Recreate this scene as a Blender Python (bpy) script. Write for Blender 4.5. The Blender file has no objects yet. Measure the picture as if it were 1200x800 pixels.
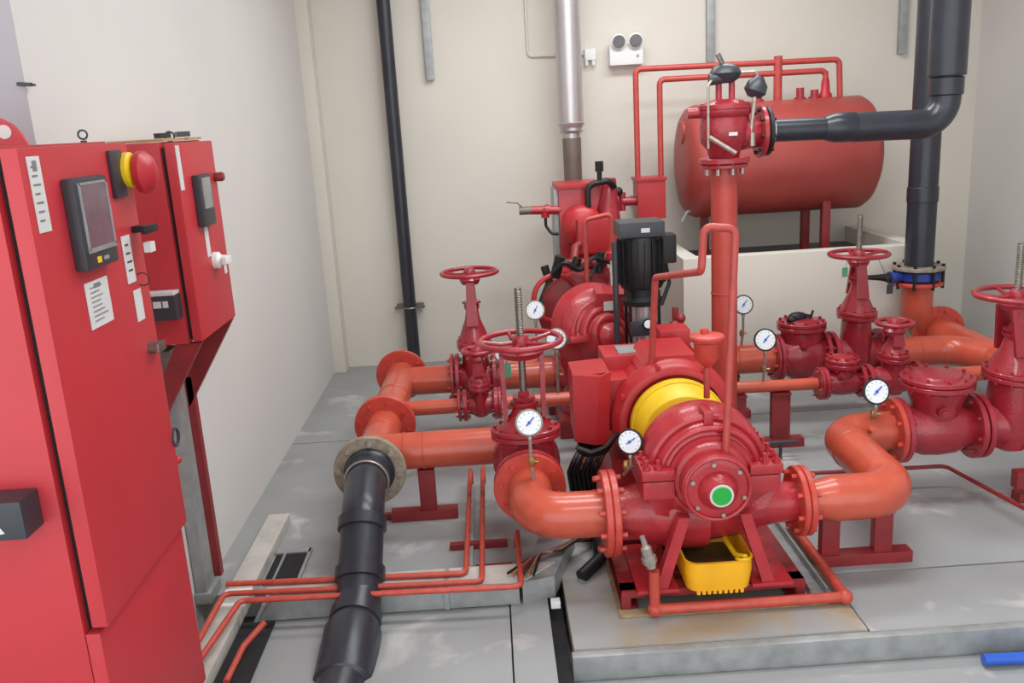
import bpy, bmesh, math, random
from mathutils import Vector, Matrix
random.seed(7)
C = bpy.context.scene.collection
SC = bpy.context.scene
PI = math.pi
V = Vector

# ------------------------------------------------------------------ camera
def make_camera():
    pitch, roll, yaw = .2460, .05939, -.01559
    cp, sp, cy, sy = math.cos(pitch), math.sin(pitch), math.cos(yaw), math.sin(yaw)
    fwd = V((-sy*cp, cy*cp, -sp)); right = V((cy, sy, 0)); up = right.cross(fwd)
    r2 = right*math.cos(roll) - up*math.sin(roll)
    u2 = right*math.sin(roll) + up*math.cos(roll)
    m = Matrix((r2, u2, -fwd)).transposed().to_4x4()
    m.translation = V((0, 0, 2.0))
    cd = bpy.data.cameras.new('camera'); co = bpy.data.objects.new('camera', cd)
    cd.sensor_width = 36; cd.lens = 36*1025.6/1200; cd.clip_start = .05
    co.matrix_world = m; C.objects.link(co); SC.camera = co
make_camera()

# ------------------------------------------------------------------ world, lights, exposure
w = bpy.data.worlds.new('world'); SC.world = w; w.use_nodes = True
w.node_tree.nodes['Background'].inputs[0].default_value = (.93, .98, 1, 1)
w.node_tree.nodes['Background'].inputs[1].default_value = 1.75
def area(loc, sx, sy, power, col=(.94, .985, 1), rot=(0, 0, 0)):
    l = bpy.data.lights.new('ceiling_lamp', 'AREA'); l.shape = 'RECTANGLE'; l.size = sx; l.size_y = sy
    l.energy = power; l.color = col
    o = bpy.data.objects.new('ceiling_lamp', l); o.location = loc; o.rotation_euler = rot; C.objects.link(o)
area((.9, 1.1, 3.75), 1.6, .5, 26)
area((1.1, 3.7, 3.75), 2.4, .5, 56)
area((1.2, 5.7, 3.75), 2.6, .5, 54)
SC.view_settings.view_transform = 'Standard'; SC.view_settings.look = 'None'
SC.view_settings.gamma = 1; SC.view_settings.use_curve_mapping = False
SC.view_settings.exposure = .37

# ------------------------------------------------------------------ materials
def lin(c):
    c = c/255
    return c/12.92 if c <= .04045 else ((c+.055)/1.055)**2.4
def rgb(r, g, b): return (lin(r), lin(g), lin(b), 1)
def mat(name, col, rough=.5, metal=0, var=.06, scale=6, bump=0, bscale=60, spec=.5, coat=0):
    m = bpy.data.materials.new(name); m.use_nodes = True; nt = m.node_tree
    b = nt.nodes['Principled BSDF']
    b.inputs['Roughness'].default_value = rough; b.inputs['Metallic'].default_value = metal
    b.inputs['Specular IOR Level'].default_value = spec
    b.inputs['Coat Weight'].default_value = coat
    tc = nt.nodes.new('ShaderNodeTexCoord')
    n = nt.nodes.new('ShaderNodeTexNoise'); n.inputs['Scale'].default_value = scale; n.inputs['Detail'].default_value = 5
    nt.links.new(tc.outputs['Object'], n.inputs['Vector'])
    r = nt.nodes.new('ShaderNodeValToRGB')
    r.color_ramp.elements[0].position = .3; r.color_ramp.elements[1].position = .7
    r.color_ramp.elements[0].color = [max(0, x*(1-var)) for x in col[:3]]+[1]
    r.color_ramp.elements[1].color = [min(1, x*(1+var)) for x in col[:3]]+[1]
    nt.links.new(n.outputs['Fac'], r.inputs['Fac']); nt.links.new(r.outputs['Color'], b.inputs['Base Color'])
    if bump:
        n2 = nt.nodes.new('ShaderNodeTexNoise'); n2.inputs['Scale'].default_value = bscale; n2.inputs['Detail'].default_value = 3
        nt.links.new(tc.outputs['Object'], n2.inputs['Vector'])
        bp = nt.nodes.new('ShaderNodeBump'); bp.inputs['Strength'].default_value = bump; bp.inputs['Distance'].default_value = .01
        nt.links.new(n2.outputs['Fac'], bp.inputs['Height']); nt.links.new(bp.outputs['Normal'], b.inputs['Normal'])
    return m
M = dict(
    wall=mat('wall_paint', rgb(214, 207, 196), .75, var=.03, scale=1.2, bump=.05, bscale=40),
    wall_l=mat('wall_paint_white', rgb(210, 206, 202), .7, var=.03, scale=1.0, bump=.05, bscale=40),
    wall_dim=mat('wall_paint_darkened', rgb(166, 162, 166), .7, var=.03, scale=1.0, bump=.05, bscale=40),  # base darkened to offset excess light on the camera-facing wall
    palesteel=mat('pale_trunking_paint', rgb(190, 184, 176), .5, metal=.1, var=.12, scale=10),
    orange=mat('orange_red_pipe_paint', rgb(192, 82, 60), .30, var=.10, scale=9, bump=.05, bscale=30, coat=.15),
    riser=mat('riser_red_paint', rgb(176, 64, 54), .42, var=.10, scale=9),
    orange2=mat('orange_red_flange_paint', rgb(190, 66, 54), .36, var=.15, scale=20, bump=.1, bscale=60),
    crimson=mat('crimson_valve_paint', rgb(156, 36, 48), .33, var=.15, scale=14, bump=.25, bscale=90, coat=.3),
    pump=mat('pump_red_paint', rgb(172, 42, 50), .30, var=.12, scale=10, bump=.2, bscale=70, coat=.2),
    motor=mat('motor_red_paint', rgb(176, 38, 43), .38, var=.08, scale=8, bump=.1),
    darkred=mat('dark_red_steel_paint', rgb(136, 38, 42), .45, var=.15, scale=12),
    cab=mat('cabinet_red_powder_coat', rgb(184, 48, 56), .42, var=.04, scale=4),
    tank=mat('tank_red_paint', rgb(162, 66, 60), .45, var=.10, scale=4),
    pinkred=mat('thin_pipe_red_paint', rgb(178, 68, 62), .4, var=.12, scale=20),
    rod=mat('floor_rod_red_paint', rgb(186, 72, 58), .4, var=.15, scale=25),
    black=mat('black_polyethylene', rgb(42, 44, 52), .32, var=.2, scale=7, bump=.05),
    blackm=mat('black_rubber', rgb(18, 18, 20), .5, var=.2),
    dgrey=mat('dark_grey_plastic', rgb(52, 54, 60), .4, var=.15),
    cast=mat('weathered_galvanised_flange', rgb(148, 136, 118), .6, metal=.2, var=.28, scale=28, bump=.3),
    galv=mat('galvanised_steel', rgb(160, 162, 162), .45, metal=.45, var=.16, scale=14, bump=.05),
    alu=mat('aluminium_cladding', rgb(196, 190, 190), .32, metal=.7, var=.05),
    steelb=mat('heat_browned_steel', rgb(122, 108, 100), .5, metal=.4, var=.15),
    steel=mat('stem_steel', rgb(132, 126, 118), .38, metal=.8, var=.12, scale=40),
    bolt=mat('zinc_bolt', rgb(170, 160, 150), .4, metal=.6, var=.15, scale=40),
    brass=mat('brass', rgb(176, 140, 90), .35, metal=.8, var=.12, scale=40),
    white=mat('white_plastic', rgb(226, 226, 224), .4, var=.03),
    dial=mat('dial_white', rgb(232, 236, 240), .35, var=.02),
    label=mat('paper_label', rgb(205, 202, 200), .6, var=.04),
    ink=mat('grey_print', rgb(120, 116, 118), .6, var=.1),
    lens=mat('lamp_lens', rgb(140, 140, 142), .15, metal=.5, var=.1),
    yellow=mat('yellow_guard_paint', rgb(232, 190, 28), .4, var=.08, scale=8),
    jerry=mat('yellow_plastic', rgb(238, 172, 22), .42, var=.08, scale=8),
    oil=mat('brown_oily_water', rgb(88, 70, 44), .12, var=.3, scale=9),
    green=mat('green_sticker', rgb(30, 165, 60), .4, var=.05),
    greentag=mat('green_tag', rgb(84, 150, 120), .5, var=.1),
    blue=mat('blue_valve_paint', rgb(38, 62, 140), .35, var=.15, scale=20),
    bluep=mat('blue_hose', rgb(40, 90, 190), .35, var=.1),
    screen=mat('screen_glass', rgb(112, 92, 100), .15, var=.15, scale=20),
    rust=mat('rusty_concrete', rgb(150, 128, 96), .8, var=.3, scale=20),
    dark=mat('void_shade_black', rgb(24, 22, 24), .8, var=.2),  # near-black colour standing in for shade in floor openings
    card=mat('cardboard', rgb(176, 140, 96), .7, var=.1, scale=30),
    copper=mat('bare_copper_wire', rgb(190, 130, 96), .4, metal=.5, var=.1),
    red=mat('signal_red_plastic', rgb(178, 34, 44), .42, var=.08),
)
def floor_mat(name, base, warm=0):
    m = bpy.data.materials.new(name); m.use_nodes = True; nt = m.node_tree; b = nt.nodes['Principled BSDF']
    b.inputs['Roughness'].default_value = .5
    tc = nt.nodes.new('ShaderNodeTexCoord')
    def noise(s, d, dist=0):
        n = nt.nodes.new('ShaderNodeTexNoise'); n.inputs['Scale'].default_value = s; n.inputs['Detail'].default_value = d
        n.inputs['Distortion'].default_value = dist
        nt.links.new(tc.outputs['Object'], n.inputs['Vector']); return n
    def ramp(n, p0, c0, p1, c1):
        r = nt.nodes.new('ShaderNodeValToRGB'); e = r.color_ramp.elements
        e[0].position = p0; e[0].color = c0; e[1].position = p1; e[1].color = c1
        nt.links.new(n.outputs['Fac'], r.inputs['Fac']); return r
    a = ramp(noise(1.6, 6), .3, [x*.88 for x in base[:3]]+[1], .7, [x*1.08 for x in base[:3]]+[1])
    st = ramp(noise(3.1, 7, .6), .58, (0, 0, 0, 1), .74, (1, 1, 1, 1))      # pale powdery stains
    mx = nt.nodes.new('ShaderNodeMix'); mx.data_type = 'RGBA'
    nt.links.new(st.outputs['Color'], mx.inputs[0]); nt.links.new(a.outputs['Color'], mx.inputs[6]); mx.inputs[7].default_value = rgb(196, 192, 188)
    if warm:
        st2 = ramp(noise(4, 6, .5), .44, (0, 0, 0, 1), .72, (warm, warm, warm, 1))
        m2 = nt.nodes.new('ShaderNodeMix'); m2.data_type = 'RGBA'
        nt.links.new(st2.outputs['Color'], m2.inputs[0]); nt.links.new(mx.outputs[2], m2.inputs[6]); m2.inputs[7].default_value = rgb(158, 132, 92)
        mx = m2
    nt.links.new(mx.outputs[2], b.inputs['Base Color'])
    rr = ramp(noise(2.2, 4), .3, (.36, .36, .36, 1), .7, (.6, .6, .6, 1)); nt.links.new(rr.outputs['Color'], b.inputs['Roughness'])
    return m
M['floor'] = floor_mat('grey_epoxy_concrete', rgb(150, 151, 151))
M['slab'] = floor_mat('stained_pump_slab', rgb(150, 149, 147), .85)

# ------------------------------------------------------------------ mesh helpers
def basis(d):
    d = V(d).normalized(); a = V((0, 0, 1)) if abs(d.z) < .95 else V((0, 1, 0))
    x = a.cross(d).normalized(); y = d.cross(x).normalized()
    return x, y, d
class MB:
    def __init__(s): s.bm = bmesh.new()
    def box(s, c, size, rot=0, bev=0, axes=None):
        x, y, z = [k/2 for k in size]
        R = Matrix.Rotation(rot, 3, 'Z') if axes is None else Matrix(axes).transposed()
        vs = [s.bm.verts.new(V(c)+R @ V((i*x, j*y, k*z))) for i in (-1, 1) for j in (-1, 1) for k in (-1, 1)]
        fs = [s.bm.faces.new([vs[i] for i in f]) for f in ((0, 1, 3, 2), (4, 6, 7, 5), (0, 4, 5, 1), (2, 3, 7, 6), (0, 2, 6, 4), (1, 5, 7, 3))]
        if bev:
            es = {e for f in fs for e in f.edges}
            bmesh.ops.bevel(s.bm, geom=list(es), offset=bev, segments=2, affect='EDGES', profile=.7)
        return s
    def bb(s, x0, x1, y0, y1, z0, z1, bev=0):
        return s.box(((x0+x1)/2, (y0+y1)/2, (z0+z1)/2), (abs(x1-x0), abs(y1-y0), abs(z1-z0)), bev=bev)
    def lathe(s, o, d, prof, n=32, sx=1, sy=1, xa=None):
        x, y, d = basis(d)
        if xa is not None: x = V(xa); y = d.cross(x)
        o = V(o); rings = []
        for t, r in prof:
            if r < 1e-6: rings.append([s.bm.verts.new(o+d*t)])
            else: rings.append([s.bm.verts.new(o+d*t+(x*math.cos(2*PI*i/n)*sx+y*math.sin(2*PI*i/n)*sy)*r) for i in range(n)])
        for a, b in zip(rings, rings[1:]):
            for i in range(n):
                j = (i+1) % n
                if len(a) == 1 and len(b) == 1: continue
                if len(a) == 1: s.bm.faces.new((a[0], b[j], b[i]))
                elif len(b) == 1: s.bm.faces.new((a[i], a[j], b[0]))
                else: s.bm.faces.new((a[i], a[j], b[j], b[i]))
        if len(rings[0]) > 1: s.bm.faces.new(rings[0][::-1])
        if len(rings[-1]) > 1: s.bm.faces.new(rings[-1])
        return s
    def cyl(s, a, b, r, r2=None, n=24):
        a = V(a); b = V(b); L = (b-a).length
        return s.lathe(a, b-a, [(0, r), (L, r if r2 is None else r2)], n)
    def disc(s, c, d, r, t, n=40, ch=.004):      # chamfered disc centred on c
        return s.lathe(V(c)-V(d).normalized()*t/2, d, [(0, r-ch), (ch, r), (t-ch, r), (t, r-ch)], n)
    def tube(s, path, r, n=16, bend=0, seg=8, closed=False):
        P = [V(p) for p in path]
        if bend:
            Q = [P[0]]
            for i in range(1, len(P)-1):
                u = (P[i-1]-P[i]); v = (P[i+1]-P[i]); ang = u.angle(v)
                if ang > PI-.02: Q.append(P[i]); continue
                rad = bend if not isinstance(bend, (list, tuple)) else bend[i-1]
                t = min(rad/math.tan(ang/2), u.length*.499, v.length*.499); rad = t*math.tan(ang/2)
                u.normalize(); v.normalize(); c = P[i]+(u+v).normalized()*(rad/math.sin(ang/2))
                a0 = P[i]+u*t-c; a1 = P[i]+v*t-c; ax = a0.cross(a1).normalized(); th = a0.angle(a1)
                for k in range(seg+1): Q.append(c+Matrix.Rotation(th*k/seg, 3, ax) @ a0)
            Q.append(P[-1]); P = Q
        m = len(P); T = []
        for i in range(m):
            if closed: t = P[(i+1) % m]-P[i-1]
            else: t = (P[min(i+1, m-1)]-P[max(i-1, 0)])
            T.append(t.normalized())
        x = basis(T[0])[0]; rings = []
        for i in range(m):
            x = (x-T[i]*x.dot(T[i])).normalized(); y = T[i].cross(x)
            rr = r[i] if isinstance(r, (list, tuple)) else r
            rings.append([s.bm.verts.new(P[i]+(x*math.cos(2*PI*k/n)+y*math.sin(2*PI*k/n))*rr) for k in range(n)])
        for i in range(m if closed else m-1):
            a, b = rings[i], rings[(i+1) % m]
            for k in range(n): s.bm.faces.new((a[k], a[(k+1) % n], b[(k+1) % n], b[k]))
        if not closed: s.bm.faces.new(rings[0][::-1]); s.bm.faces.new(rings[-1])
        return s
    def ring(s, c, d, R, r, n=40, k=10):
        x, y, d = basis(d); c = V(c)
        return s.tube([c+(x*math.cos(2*PI*i/n)+y*math.sin(2*PI*i/n))*R for i in range(n)], r, n=k, closed=True)
    def prism(s, pts, off):                       # polygon swept by a vector
        a = [s.bm.verts.new(V(p)) for p in pts]; b = [s.bm.verts.new(V(p)+V(off)) for p in pts]; n = len(pts)
        s.bm.faces.new(a[::-1]); s.bm.faces.new(b)
        for i in range(n): s.bm.faces.new((a[i], a[(i+1) % n], b[(i+1) % n], b[i]))
        return s
    def bolts(s, c, d, R, n, br=.010, t=.02, ph=.2, l=.0):
        x, y, dd = basis(d); c = V(c)
        for i in range(n):
            a = 2*PI*i/n+ph; p = c+(x*math.cos(a)+y*math.sin(a))*R
            s.lathe(p-dd*(t/2), d, [(0, br), (t, br)], 6)
            if l: s.lathe(p-dd*(t/2+l), d, [(0, br*.55), (t+2*l, br*.55)], 6)
        return s
    def sphere(s, c, r, sx=1, sy=1, sz=1, n=20):
        g = bmesh.ops.create_uvsphere(s.bm, u_segments=n, v_segments=max(8, n//2), radius=r)
        for v in g['verts']: v.co = V((v.co.x*sx, v.co.y*sy, v.co.z*sz))+V(c)
        return s
    def make(s, name, m, parent=None, ang=38, origin=None):
        bmesh.ops.recalc_face_normals(s.bm, faces=s.bm.faces)
        if origin is not None:
            o_ = V(origin)
            for v in s.bm.verts: v.co -= o_
        for f in s.bm.faces: f.smooth = True
        for e in s.bm.edges:
            if len(e.link_faces) == 2 and e.calc_face_angle(0) > math.radians(ang): e.smooth = False
        me = bpy.data.meshes.new(name); s.bm.to_mesh(me); s.bm.free()
        me.materials.append(M[m]); o = bpy.data.objects.new(name, me); C.objects.link(o)
        if parent: o.parent = parent
        if origin is not None: o.location = origin
        return o
def struct(name, mb, m):
    o = mb.make(name, m); o['kind'] = 'structure'; return o
def thing(name, label, cat, loc=(0, 0, 0), rz=0, group=None):
    o = bpy.data.objects.new(name, None); o.empty_display_size = .1; C.objects.link(o)
    o.location = loc; o.rotation_euler = (0, 0, rz); o['label'] = label; o['category'] = cat
    if group: o['group'] = group
    return o
def single(name, mb, m, label, cat, origin, group=None):
    o = mb.make(name, m, origin=origin); o['label'] = label; o['category'] = cat
    if group: o['group'] = group
    return o
def stuffp(name, mb, m, parent):
    o = mb.make(name, m, parent); o['kind'] = 'stuff'; return o
class W:                                          # thing whose parts are given in room coordinates
    def __init__(s, name, label, cat, loc, group=None):
        s.t = thing(name, label, cat, loc, 0, group); s.o = V(loc)
    def part(s, name, mb, m, parent=None, label=None, stuff=False, ang=38):
        for v in mb.bm.verts: v.co -= s.o
        o = mb.make(name, m, parent or s.t, ang)
        if label: o['label'] = label
        if stuff: o['kind'] = 'stuff'
        return o

# ------------------------------------------------------------------ the room
def slab(x0, x1, y0, y1, z1=0, t=.12, m='floor', name='floor'):
    return struct(name, MB().bb(x0, x1, y0, y1, z1-t, z1, bev=.004), m)
XL, YB, XR = -1.42, 7.42, 4.08
struct('floor', MB().bb(-4, 6, -1.5, 8, -.35, -.16), 'floor')
g = .006
slab(XL, 1.36, 5.54+g, YB); slab(1.36+2*g, XR, 5.54+g, YB)
slab(XL, .20, 3.60+g, 5.54-g); slab(.20+2*g, 1.36, 5.0, 5.54-g)
slab(1.372, XR, 3.43+g, 5.54-g); slab(1.372, XR, 2.985, 3.43-g)
slab(.215, 1.36, 2.985, 5.0-g, z1=.012, m='slab')
slab(-.02, .14, 2.4, 3.60-g, z1=-.0)
slab(-1.12, -.02-g, 2.4, 3.60-g, z1=-.005); 
slab(-2.6, -1.42, 1.2, 3.3, z1=-.0)
struct('floor', MB().bb(.14, .2, 2.4, 3.6-g, -.2, -.05), 'dark')
struct('trim_1', MB().bb(.205, XR, 2.94, 2.982, -.16, .004, bev=.004).bb(.205, XR, 2.982, 2.9849, -.16, -.01), 'galv')
struct('floor', MB().bb(-.02, XR, .5, 2.935, -.2, -.1), 'floor')
struct('wall_left', MB().bb(XL-.2, XL, 2.88, YB+.2, -.3, 3.9), 'wall_l')
struct('wall_front', MB().bb(-4, XL-.2, 2.88, 3.08, -.3, 3.9).bb(XL-.2, XL-.001, 2.878, 2.8799, -.3, 3.9), 'wall_dim')
struct('wall_back', MB().bb(XL-.2, XR+.2, YB, YB+.2, -.3, 3.9), 'wall')
struct('wall_right', MB().bb(XR, XR+.2, -1.5, YB+.2, -.3, 3.9), 'wall_l')
struct('ceiling', MB().bb(-4, XR+.2, -1.5, YB+.2, 3.8, 4.0), 'wall_l')
struct('trim_2', MB().bb(XL, XL+.1, YB-.17, YB, 0, 3.8, bev=.004), 'wall')     # corner pilaster
# low containment wall round the tank
bz = .97
t = W('containment_wall', 'low cream masonry bund wall holding the red tank at the back', 'bund wall', (2.2, 6.2, 0))
t.t['kind'] = 'structure'
del t.t['category']
t.part('front_wall', MB().bb(1.36, 3.14, 6.2, 6.32, .0, bz, bev=.006), 'wall')
t.part('side_wall', MB().bb(1.36, 1.48, 6.322, YB-.002, .0, bz, bev=.006), 'wall')
t.part('side_wall', MB().bb(3.02, 3.14, 6.322, YB-.002, .0, bz, bev=.006), 'wall')
t.part('bund_floor', MB().bb(1.482, 3.018, 6.322, YB-.002, .6, .84), 'dgrey')
t.t.name = 'trim_3'

# ------------------------------------------------------------------ generic fittings
def flange(t, c, d, r=.165, th=.028, m='orange2', nb=8, double=False, bm_='orange2', rb=None):
    d = V(d).normalized(); c = V(c); rb = rb or r*.80
    if double:
        t.part('flange', MB().disc(c-d*(th*.55), d, r, th), m); t.part('flange', MB().disc(c+d*(th*.55), d, r, th), m); tt = th*2+.03
    else:
        t.part('flange', MB().disc(c, d, r, th), m); tt = th+.03
    t.part('flange_bolts', MB().bolts(c, d, rb, nb, br=r*.065, t=tt, l=.008), bm_, stuff=True)
def weld(mb, c, d, r): return mb.ring(c, d, r, .004, n=32, k=6)

def hand_wheel(parent, z, R, m='crimson', r=.0135, ns=5):
    w_ = MB().ring((0, 0, z), (0, 0, 1), R, r, n=48, k=10)
    hub = MB().lathe((0, 0, z-.035), (0, 0, 1), [(0, .035), (.02, .042), (.05, .036), (.06, .028)], 20)
    wh = w_.make('hand_wheel', m, parent); hub.make('wheel_hub', m, wh)
    for k in range(ns):
        a = 2*PI*k/ns+.3; q = V((math.cos(a), math.sin(a), 0)); s_ = V((-q.y, q.x, 0))
        MB().tube([q*.03+V((0, 0, z-.01)), q*R*.5+s_*.012+V((0, 0, z-.012)), q*(R-.003)+V((0, 0, z))], .010, n=8).make('spoke', m, wh)
    return wh
def gate_valve(name, label, loc, rz=0, L=.15, RF=.165, rp=.10, zb=.2, hb=.2, zw=.66, R=.18, stem=.24, m='crimson', nb=8, ya=.042, yw=.026, hr=.068):
    t = thing(name, label, 'valve', loc, rz, 'gate valves with hand wheels')
    b = MB()
    b.lathe((-L, 0, 0), (1, 0, 0), [(0, rp), (L*.35, rp*1.02), (L*.7, rp*1.22), (L*1.3, rp*1.22), (L*1.65, rp*1.02), (2*L, rp)], 32)
    b.lathe((0, 0, -rp*1.35), (0, 0, 1), [(0, rp*.5), (rp*.25, rp*1.0), (rp*1.3, rp*1.28), (zb+rp*1.35-.03, rp*1.1), (zb+rp*1.35-.012, rp*1.3)], 32, sx=.78, sy=1.12)
    body = b.make('body', m, t)
    for s_ in (-1, 1):
        MB().disc((s_*(L-.014), 0, 0), (1, 0, 0), RF, .028).make('flange', m, t)
        stuffp('flange_bolts', MB().bolts((s_*(L-.014), 0, 0), (1, 0, 0), RF*.81, nb, br=RF*.065, t=.055), m, t)
    f = MB()
    for zz in (zb, zb+.026):
        f.lathe((0, 0, zz-.012), (0, 0, 1), [(0, rp*1.42), (.003, rp*1.47), (.020, rp*1.47), (.024, rp*1.42)], 32, sx=.82, sy=1.12)
    f.make('bonnet_flange', m, t)
    bb_ = MB()
    for k in range(10):
        a = 2*PI*k/10+.3
        bb_.lathe((math.cos(a)*rp*1.28*.82, math.sin(a)*rp*1.28*1.12, zb-.026), (0, 0, 1), [(0, .009), (.078, .009)], 6)
    stuffp('bonnet_bolts', bb_, m, t)
    z0 = zb+.035
    MB().lathe((0, 0, z0), (0, 0, 1), [(0, rp*1.25), (hb*.35, rp*.95), (hb*.7, rp*.62), (hb, rp*.5), (hb+.015, rp*.62), (hb+.03, rp*.62)], 28, sx=.85, sy=1.05).make('bonnet', m, t)
    zt = z0+hb+.02
    MB().lathe((0, 0, zt), (0, 0, 1), [(0, .045), (.02, .045), (.022, .06), (.036, .06), (.038, .03), (.06, .028)], 6).make('gland', m, t)
    yk = MB()
    for s_ in (-1, 1):
        a0, a1 = rp*.78, ya
        yk.prism([(-.038, s_*a0, z0+hb*.55), (.038, s_*a0, z0+hb*.55), (yw, s_*a1, zw-.06), (-yw, s_*a1, zw-.06)], (0, s_*.022, 0))
    yk.lathe((0, 0, zw-.075), (0, 0, 1), [(0, hr*.8), (.02, hr*.95), (.03, hr), (.045, .05)], 24)
    yk.make('yoke', m, t)
    hand_wheel(t, zw, R, m)
    st = MB().cyl((0, 0, z0+hb), (0, 0, zw+stem), .0165, n=12)
    z = zw+.03
    while z < zw+stem-.01 and stem > .05:
        st.ring((0, 0, z), (0, 0, 1), .0165, .0022, n=12, k=4); z += .011
    st.make('stem', 'steel', t)
    return t
def check_valve(label, loc, L=.17, RF=.165, rp=.1, bul=1.38, zl=.22, rl=.155, m='crimson', rz=0):
    t = thing('check_valve', label, 'valve', loc, rz, 'swing check valves with round lids')
    MB().lathe((-L, 0, 0), (1, 0, 0), [(0, rp), (L*.25, rp*1.04), (L*.6, rp*bul*.96), (L, rp*bul), (L*1.4, rp*bul*.96), (L*1.75, rp*1.04), (2*L, rp)], 36).make('body', m, t)
    MB().lathe((0, 0, 0), (0, 0, 1), [(0, rp*1.1), (zl*.55, rp*1.2), (zl-.045, rl*.84), (zl-.03, rl)], 36).make('neck', m, t)
    MB().disc((0, 0, zl-.02), (0, 0, 1), rl, .026).disc((0, 0, zl+.009), (0, 0, 1), rl, .024).make('lid', m, t)
    MB().lathe((0, 0, zl+.02), (0, 0, 1), [(0, rl*.68), (.012, rl*.62), (.022, rl*.3), (.024, .0001)], 28).make('lid_boss', m, t)
    stuffp('lid_bolts', MB().bolts((0, 0, zl-.006), (0, 0, 1), rl*.86, 10, br=.010, t=.085), m, t)
    for s_ in (-1, 1):
        MB().disc((s_*(L-.014), 0, 0), (1, 0, 0), RF, .028).make('flange', m, t)
        stuffp('flange_bolts', MB().bolts((s_*(L-.014), 0, 0), (1, 0, 0), RF*.81, 8, br=RF*.07, t=.06), m, t)
    MB().cyl((-.03, -rp*1.45, zl*.5), (-.03, -rp*.9, zl*.5), .026, n=12).lathe((-.03, -rp*1.45, zl*.5), (0, -1, 0), [(0, .018), (.014, .018)], 6).make('hinge_plug', m, t)
    return t
def gauge(label, c, foot, face=(0, -1, .25), r=.057, case='steel', valve=True, needle=.9):
    c = V(c); foot = V(foot); d = V(face).normalized(); loc = foot
    t = W('pressure_gauge', label, 'gauge', loc, 'pressure gauges on the red pipework')
    t.part('case', MB().lathe(c-d*.03, d, [(0, r*.6), (.004, r*.93), (.026, r*.97), (.030, r*1.06), (.040, r*1.06), (.042, r*.93)], 32), case)
    dl = t.part('dial', MB().disc(c+d*.0105, d, r*.92, .004, ch=.001), 'dial')
    x, y, dd = basis(d); up = V((0, 0, 1)); up = (up-d*up.dot(d)).normalized(); sd = up.cross(d)
    tk = MB()
    for k in range(11):
        a = math.radians(-135+27*k); q = up*math.cos(a)+sd*math.sin(a)
        tk.box(c+d*.0130+q*r*.76, (.0022, r*.16, .001), axes=(d.cross(q), q, d))
    q0 = c+d*.0130
    t.part('scale', tk, 'ink', dl, stuff=True)
    a = needle; q = up*math.cos(a)+sd*math.sin(a)
    t.part('needle', MB().box(c+d*.0150+q*r*.12, (r*.10, r*.9, .002), axes=(d.cross(q), q, d)).disc(c+d*.015, d, r*.13, .004, n=12, ch=.001), 'bluep', dl)
    bot = c-up*r*.95-d*.012
    t.part('stem', MB().cyl(bot+up*.01, bot-up*.02, .011, n=10).tube([bot-up*.015, (bot.x, bot.y, (bot.z+foot.z)/2), foot], .008, n=8, bend=.02), 'bolt')
    if valve:
        vz = V((foot.x, foot.y, foot.z+(bot.z-foot.z)*.42)); vz = foot.lerp(bot, .42)
        t.part('gauge_cock', MB().lathe(vz-V((0, 0, .022)), (0, 0, 1), [(0, .012), (.008, .016), (.034, .016), (.042, .012)], 8).cyl(vz, vz+V((.032, -.01, .0)), .006, n=8), 'brass').__setitem__('label', 'brass gauge cock')
    return t
def post_stand(label, name, posts, bar, h, y, z0=0, pw=.085, pd=.05, group='red steel pipe supports'):
    x0, x1 = bar
    t = W(name, label, 'pipe support', ((x0+x1)/2, y, 0), group)
    for px in posts: t.part('post', MB().bb(px-pw/2, px+pw/2, y-pd/2, y+pd/2, .052, h, bev=.003), 'darkred')
    t.part('base_bar', MB().bb(x0, x1, y-.035, y+.035, z0, .054, bev=.003), 'darkred')
    t.part('saddle', MB().bb(min(posts)-pw/2, max(posts)+pw/2, y-.04, y+.04, h, h+.012), 'darkred')
    return t
ZP = .38; RP = .097
X_, Y_, Z_ = (1, 0, 0), (0, 1, 0), (0, 0, 1)

# ------------------------------------------------------------------ left suction header
HX = -.67
t = W('suction_header', 'orange-red horizontal suction header with branch tees left of the pumps', 'pipe', (HX, 4.4, ZP))
t.part('pipe', weld(MB().cyl((HX, 4.07, ZP), (HX, 4.69, ZP), RP), (HX, 4.5, ZP), Y_, RP), 'orange')
t.part('branch_pipe', weld(weld(MB().cyl((HX+.02, 4.27, ZP), (-.11, 4.27, ZP), RP*.99), (-.42, 4.27, ZP), X_, RP), (-.52, 4.27, ZP), X_, RP), 'orange')
t.part('elbow', MB().tube([(-.12, 4.27, ZP), (.1, 4.27, ZP), (.1, 4.06, ZP)], RP, n=28, bend=.19), 'orange')
flange(t, (HX, 4.70, ZP), Y_, .172, .026, m='orange2')
flange(t, (.1, 4.065, ZP), Y_, .165, .024, m='crimson')
t = W('suction_header', 'orange-red far header section ending at a bolted blind flange', 'pipe', (HX, 5.2, ZP))
t.part('pipe', weld(MB().cyl((HX, 4.742, ZP), (HX, 5.70, ZP), RP), (HX, 5.17, ZP), Y_, RP), 'orange')
t.part('branch_pipe', MB().cyl((HX+.02, 5.55, ZP), (-.31, 5.55, ZP), RP*.96), 'orange')
t.part('small_branch_pipe', MB().cyl((HX+.02, 4.97, ZP), (-.25, 4.97, ZP), .045), 'orange')
flange(t, (HX, 4.728, ZP), Y_, .172, .026, m='orange2')
flange(t, (HX, 5.72, ZP), Y_, .172, .026, m='orange2')
flange(t, (-.315, 5.55, ZP), X_, .165, .022, m='crimson')
flange(t, (-.255, 4.97, ZP), X_, .095, .018, m='crimson', nb=4)
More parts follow.
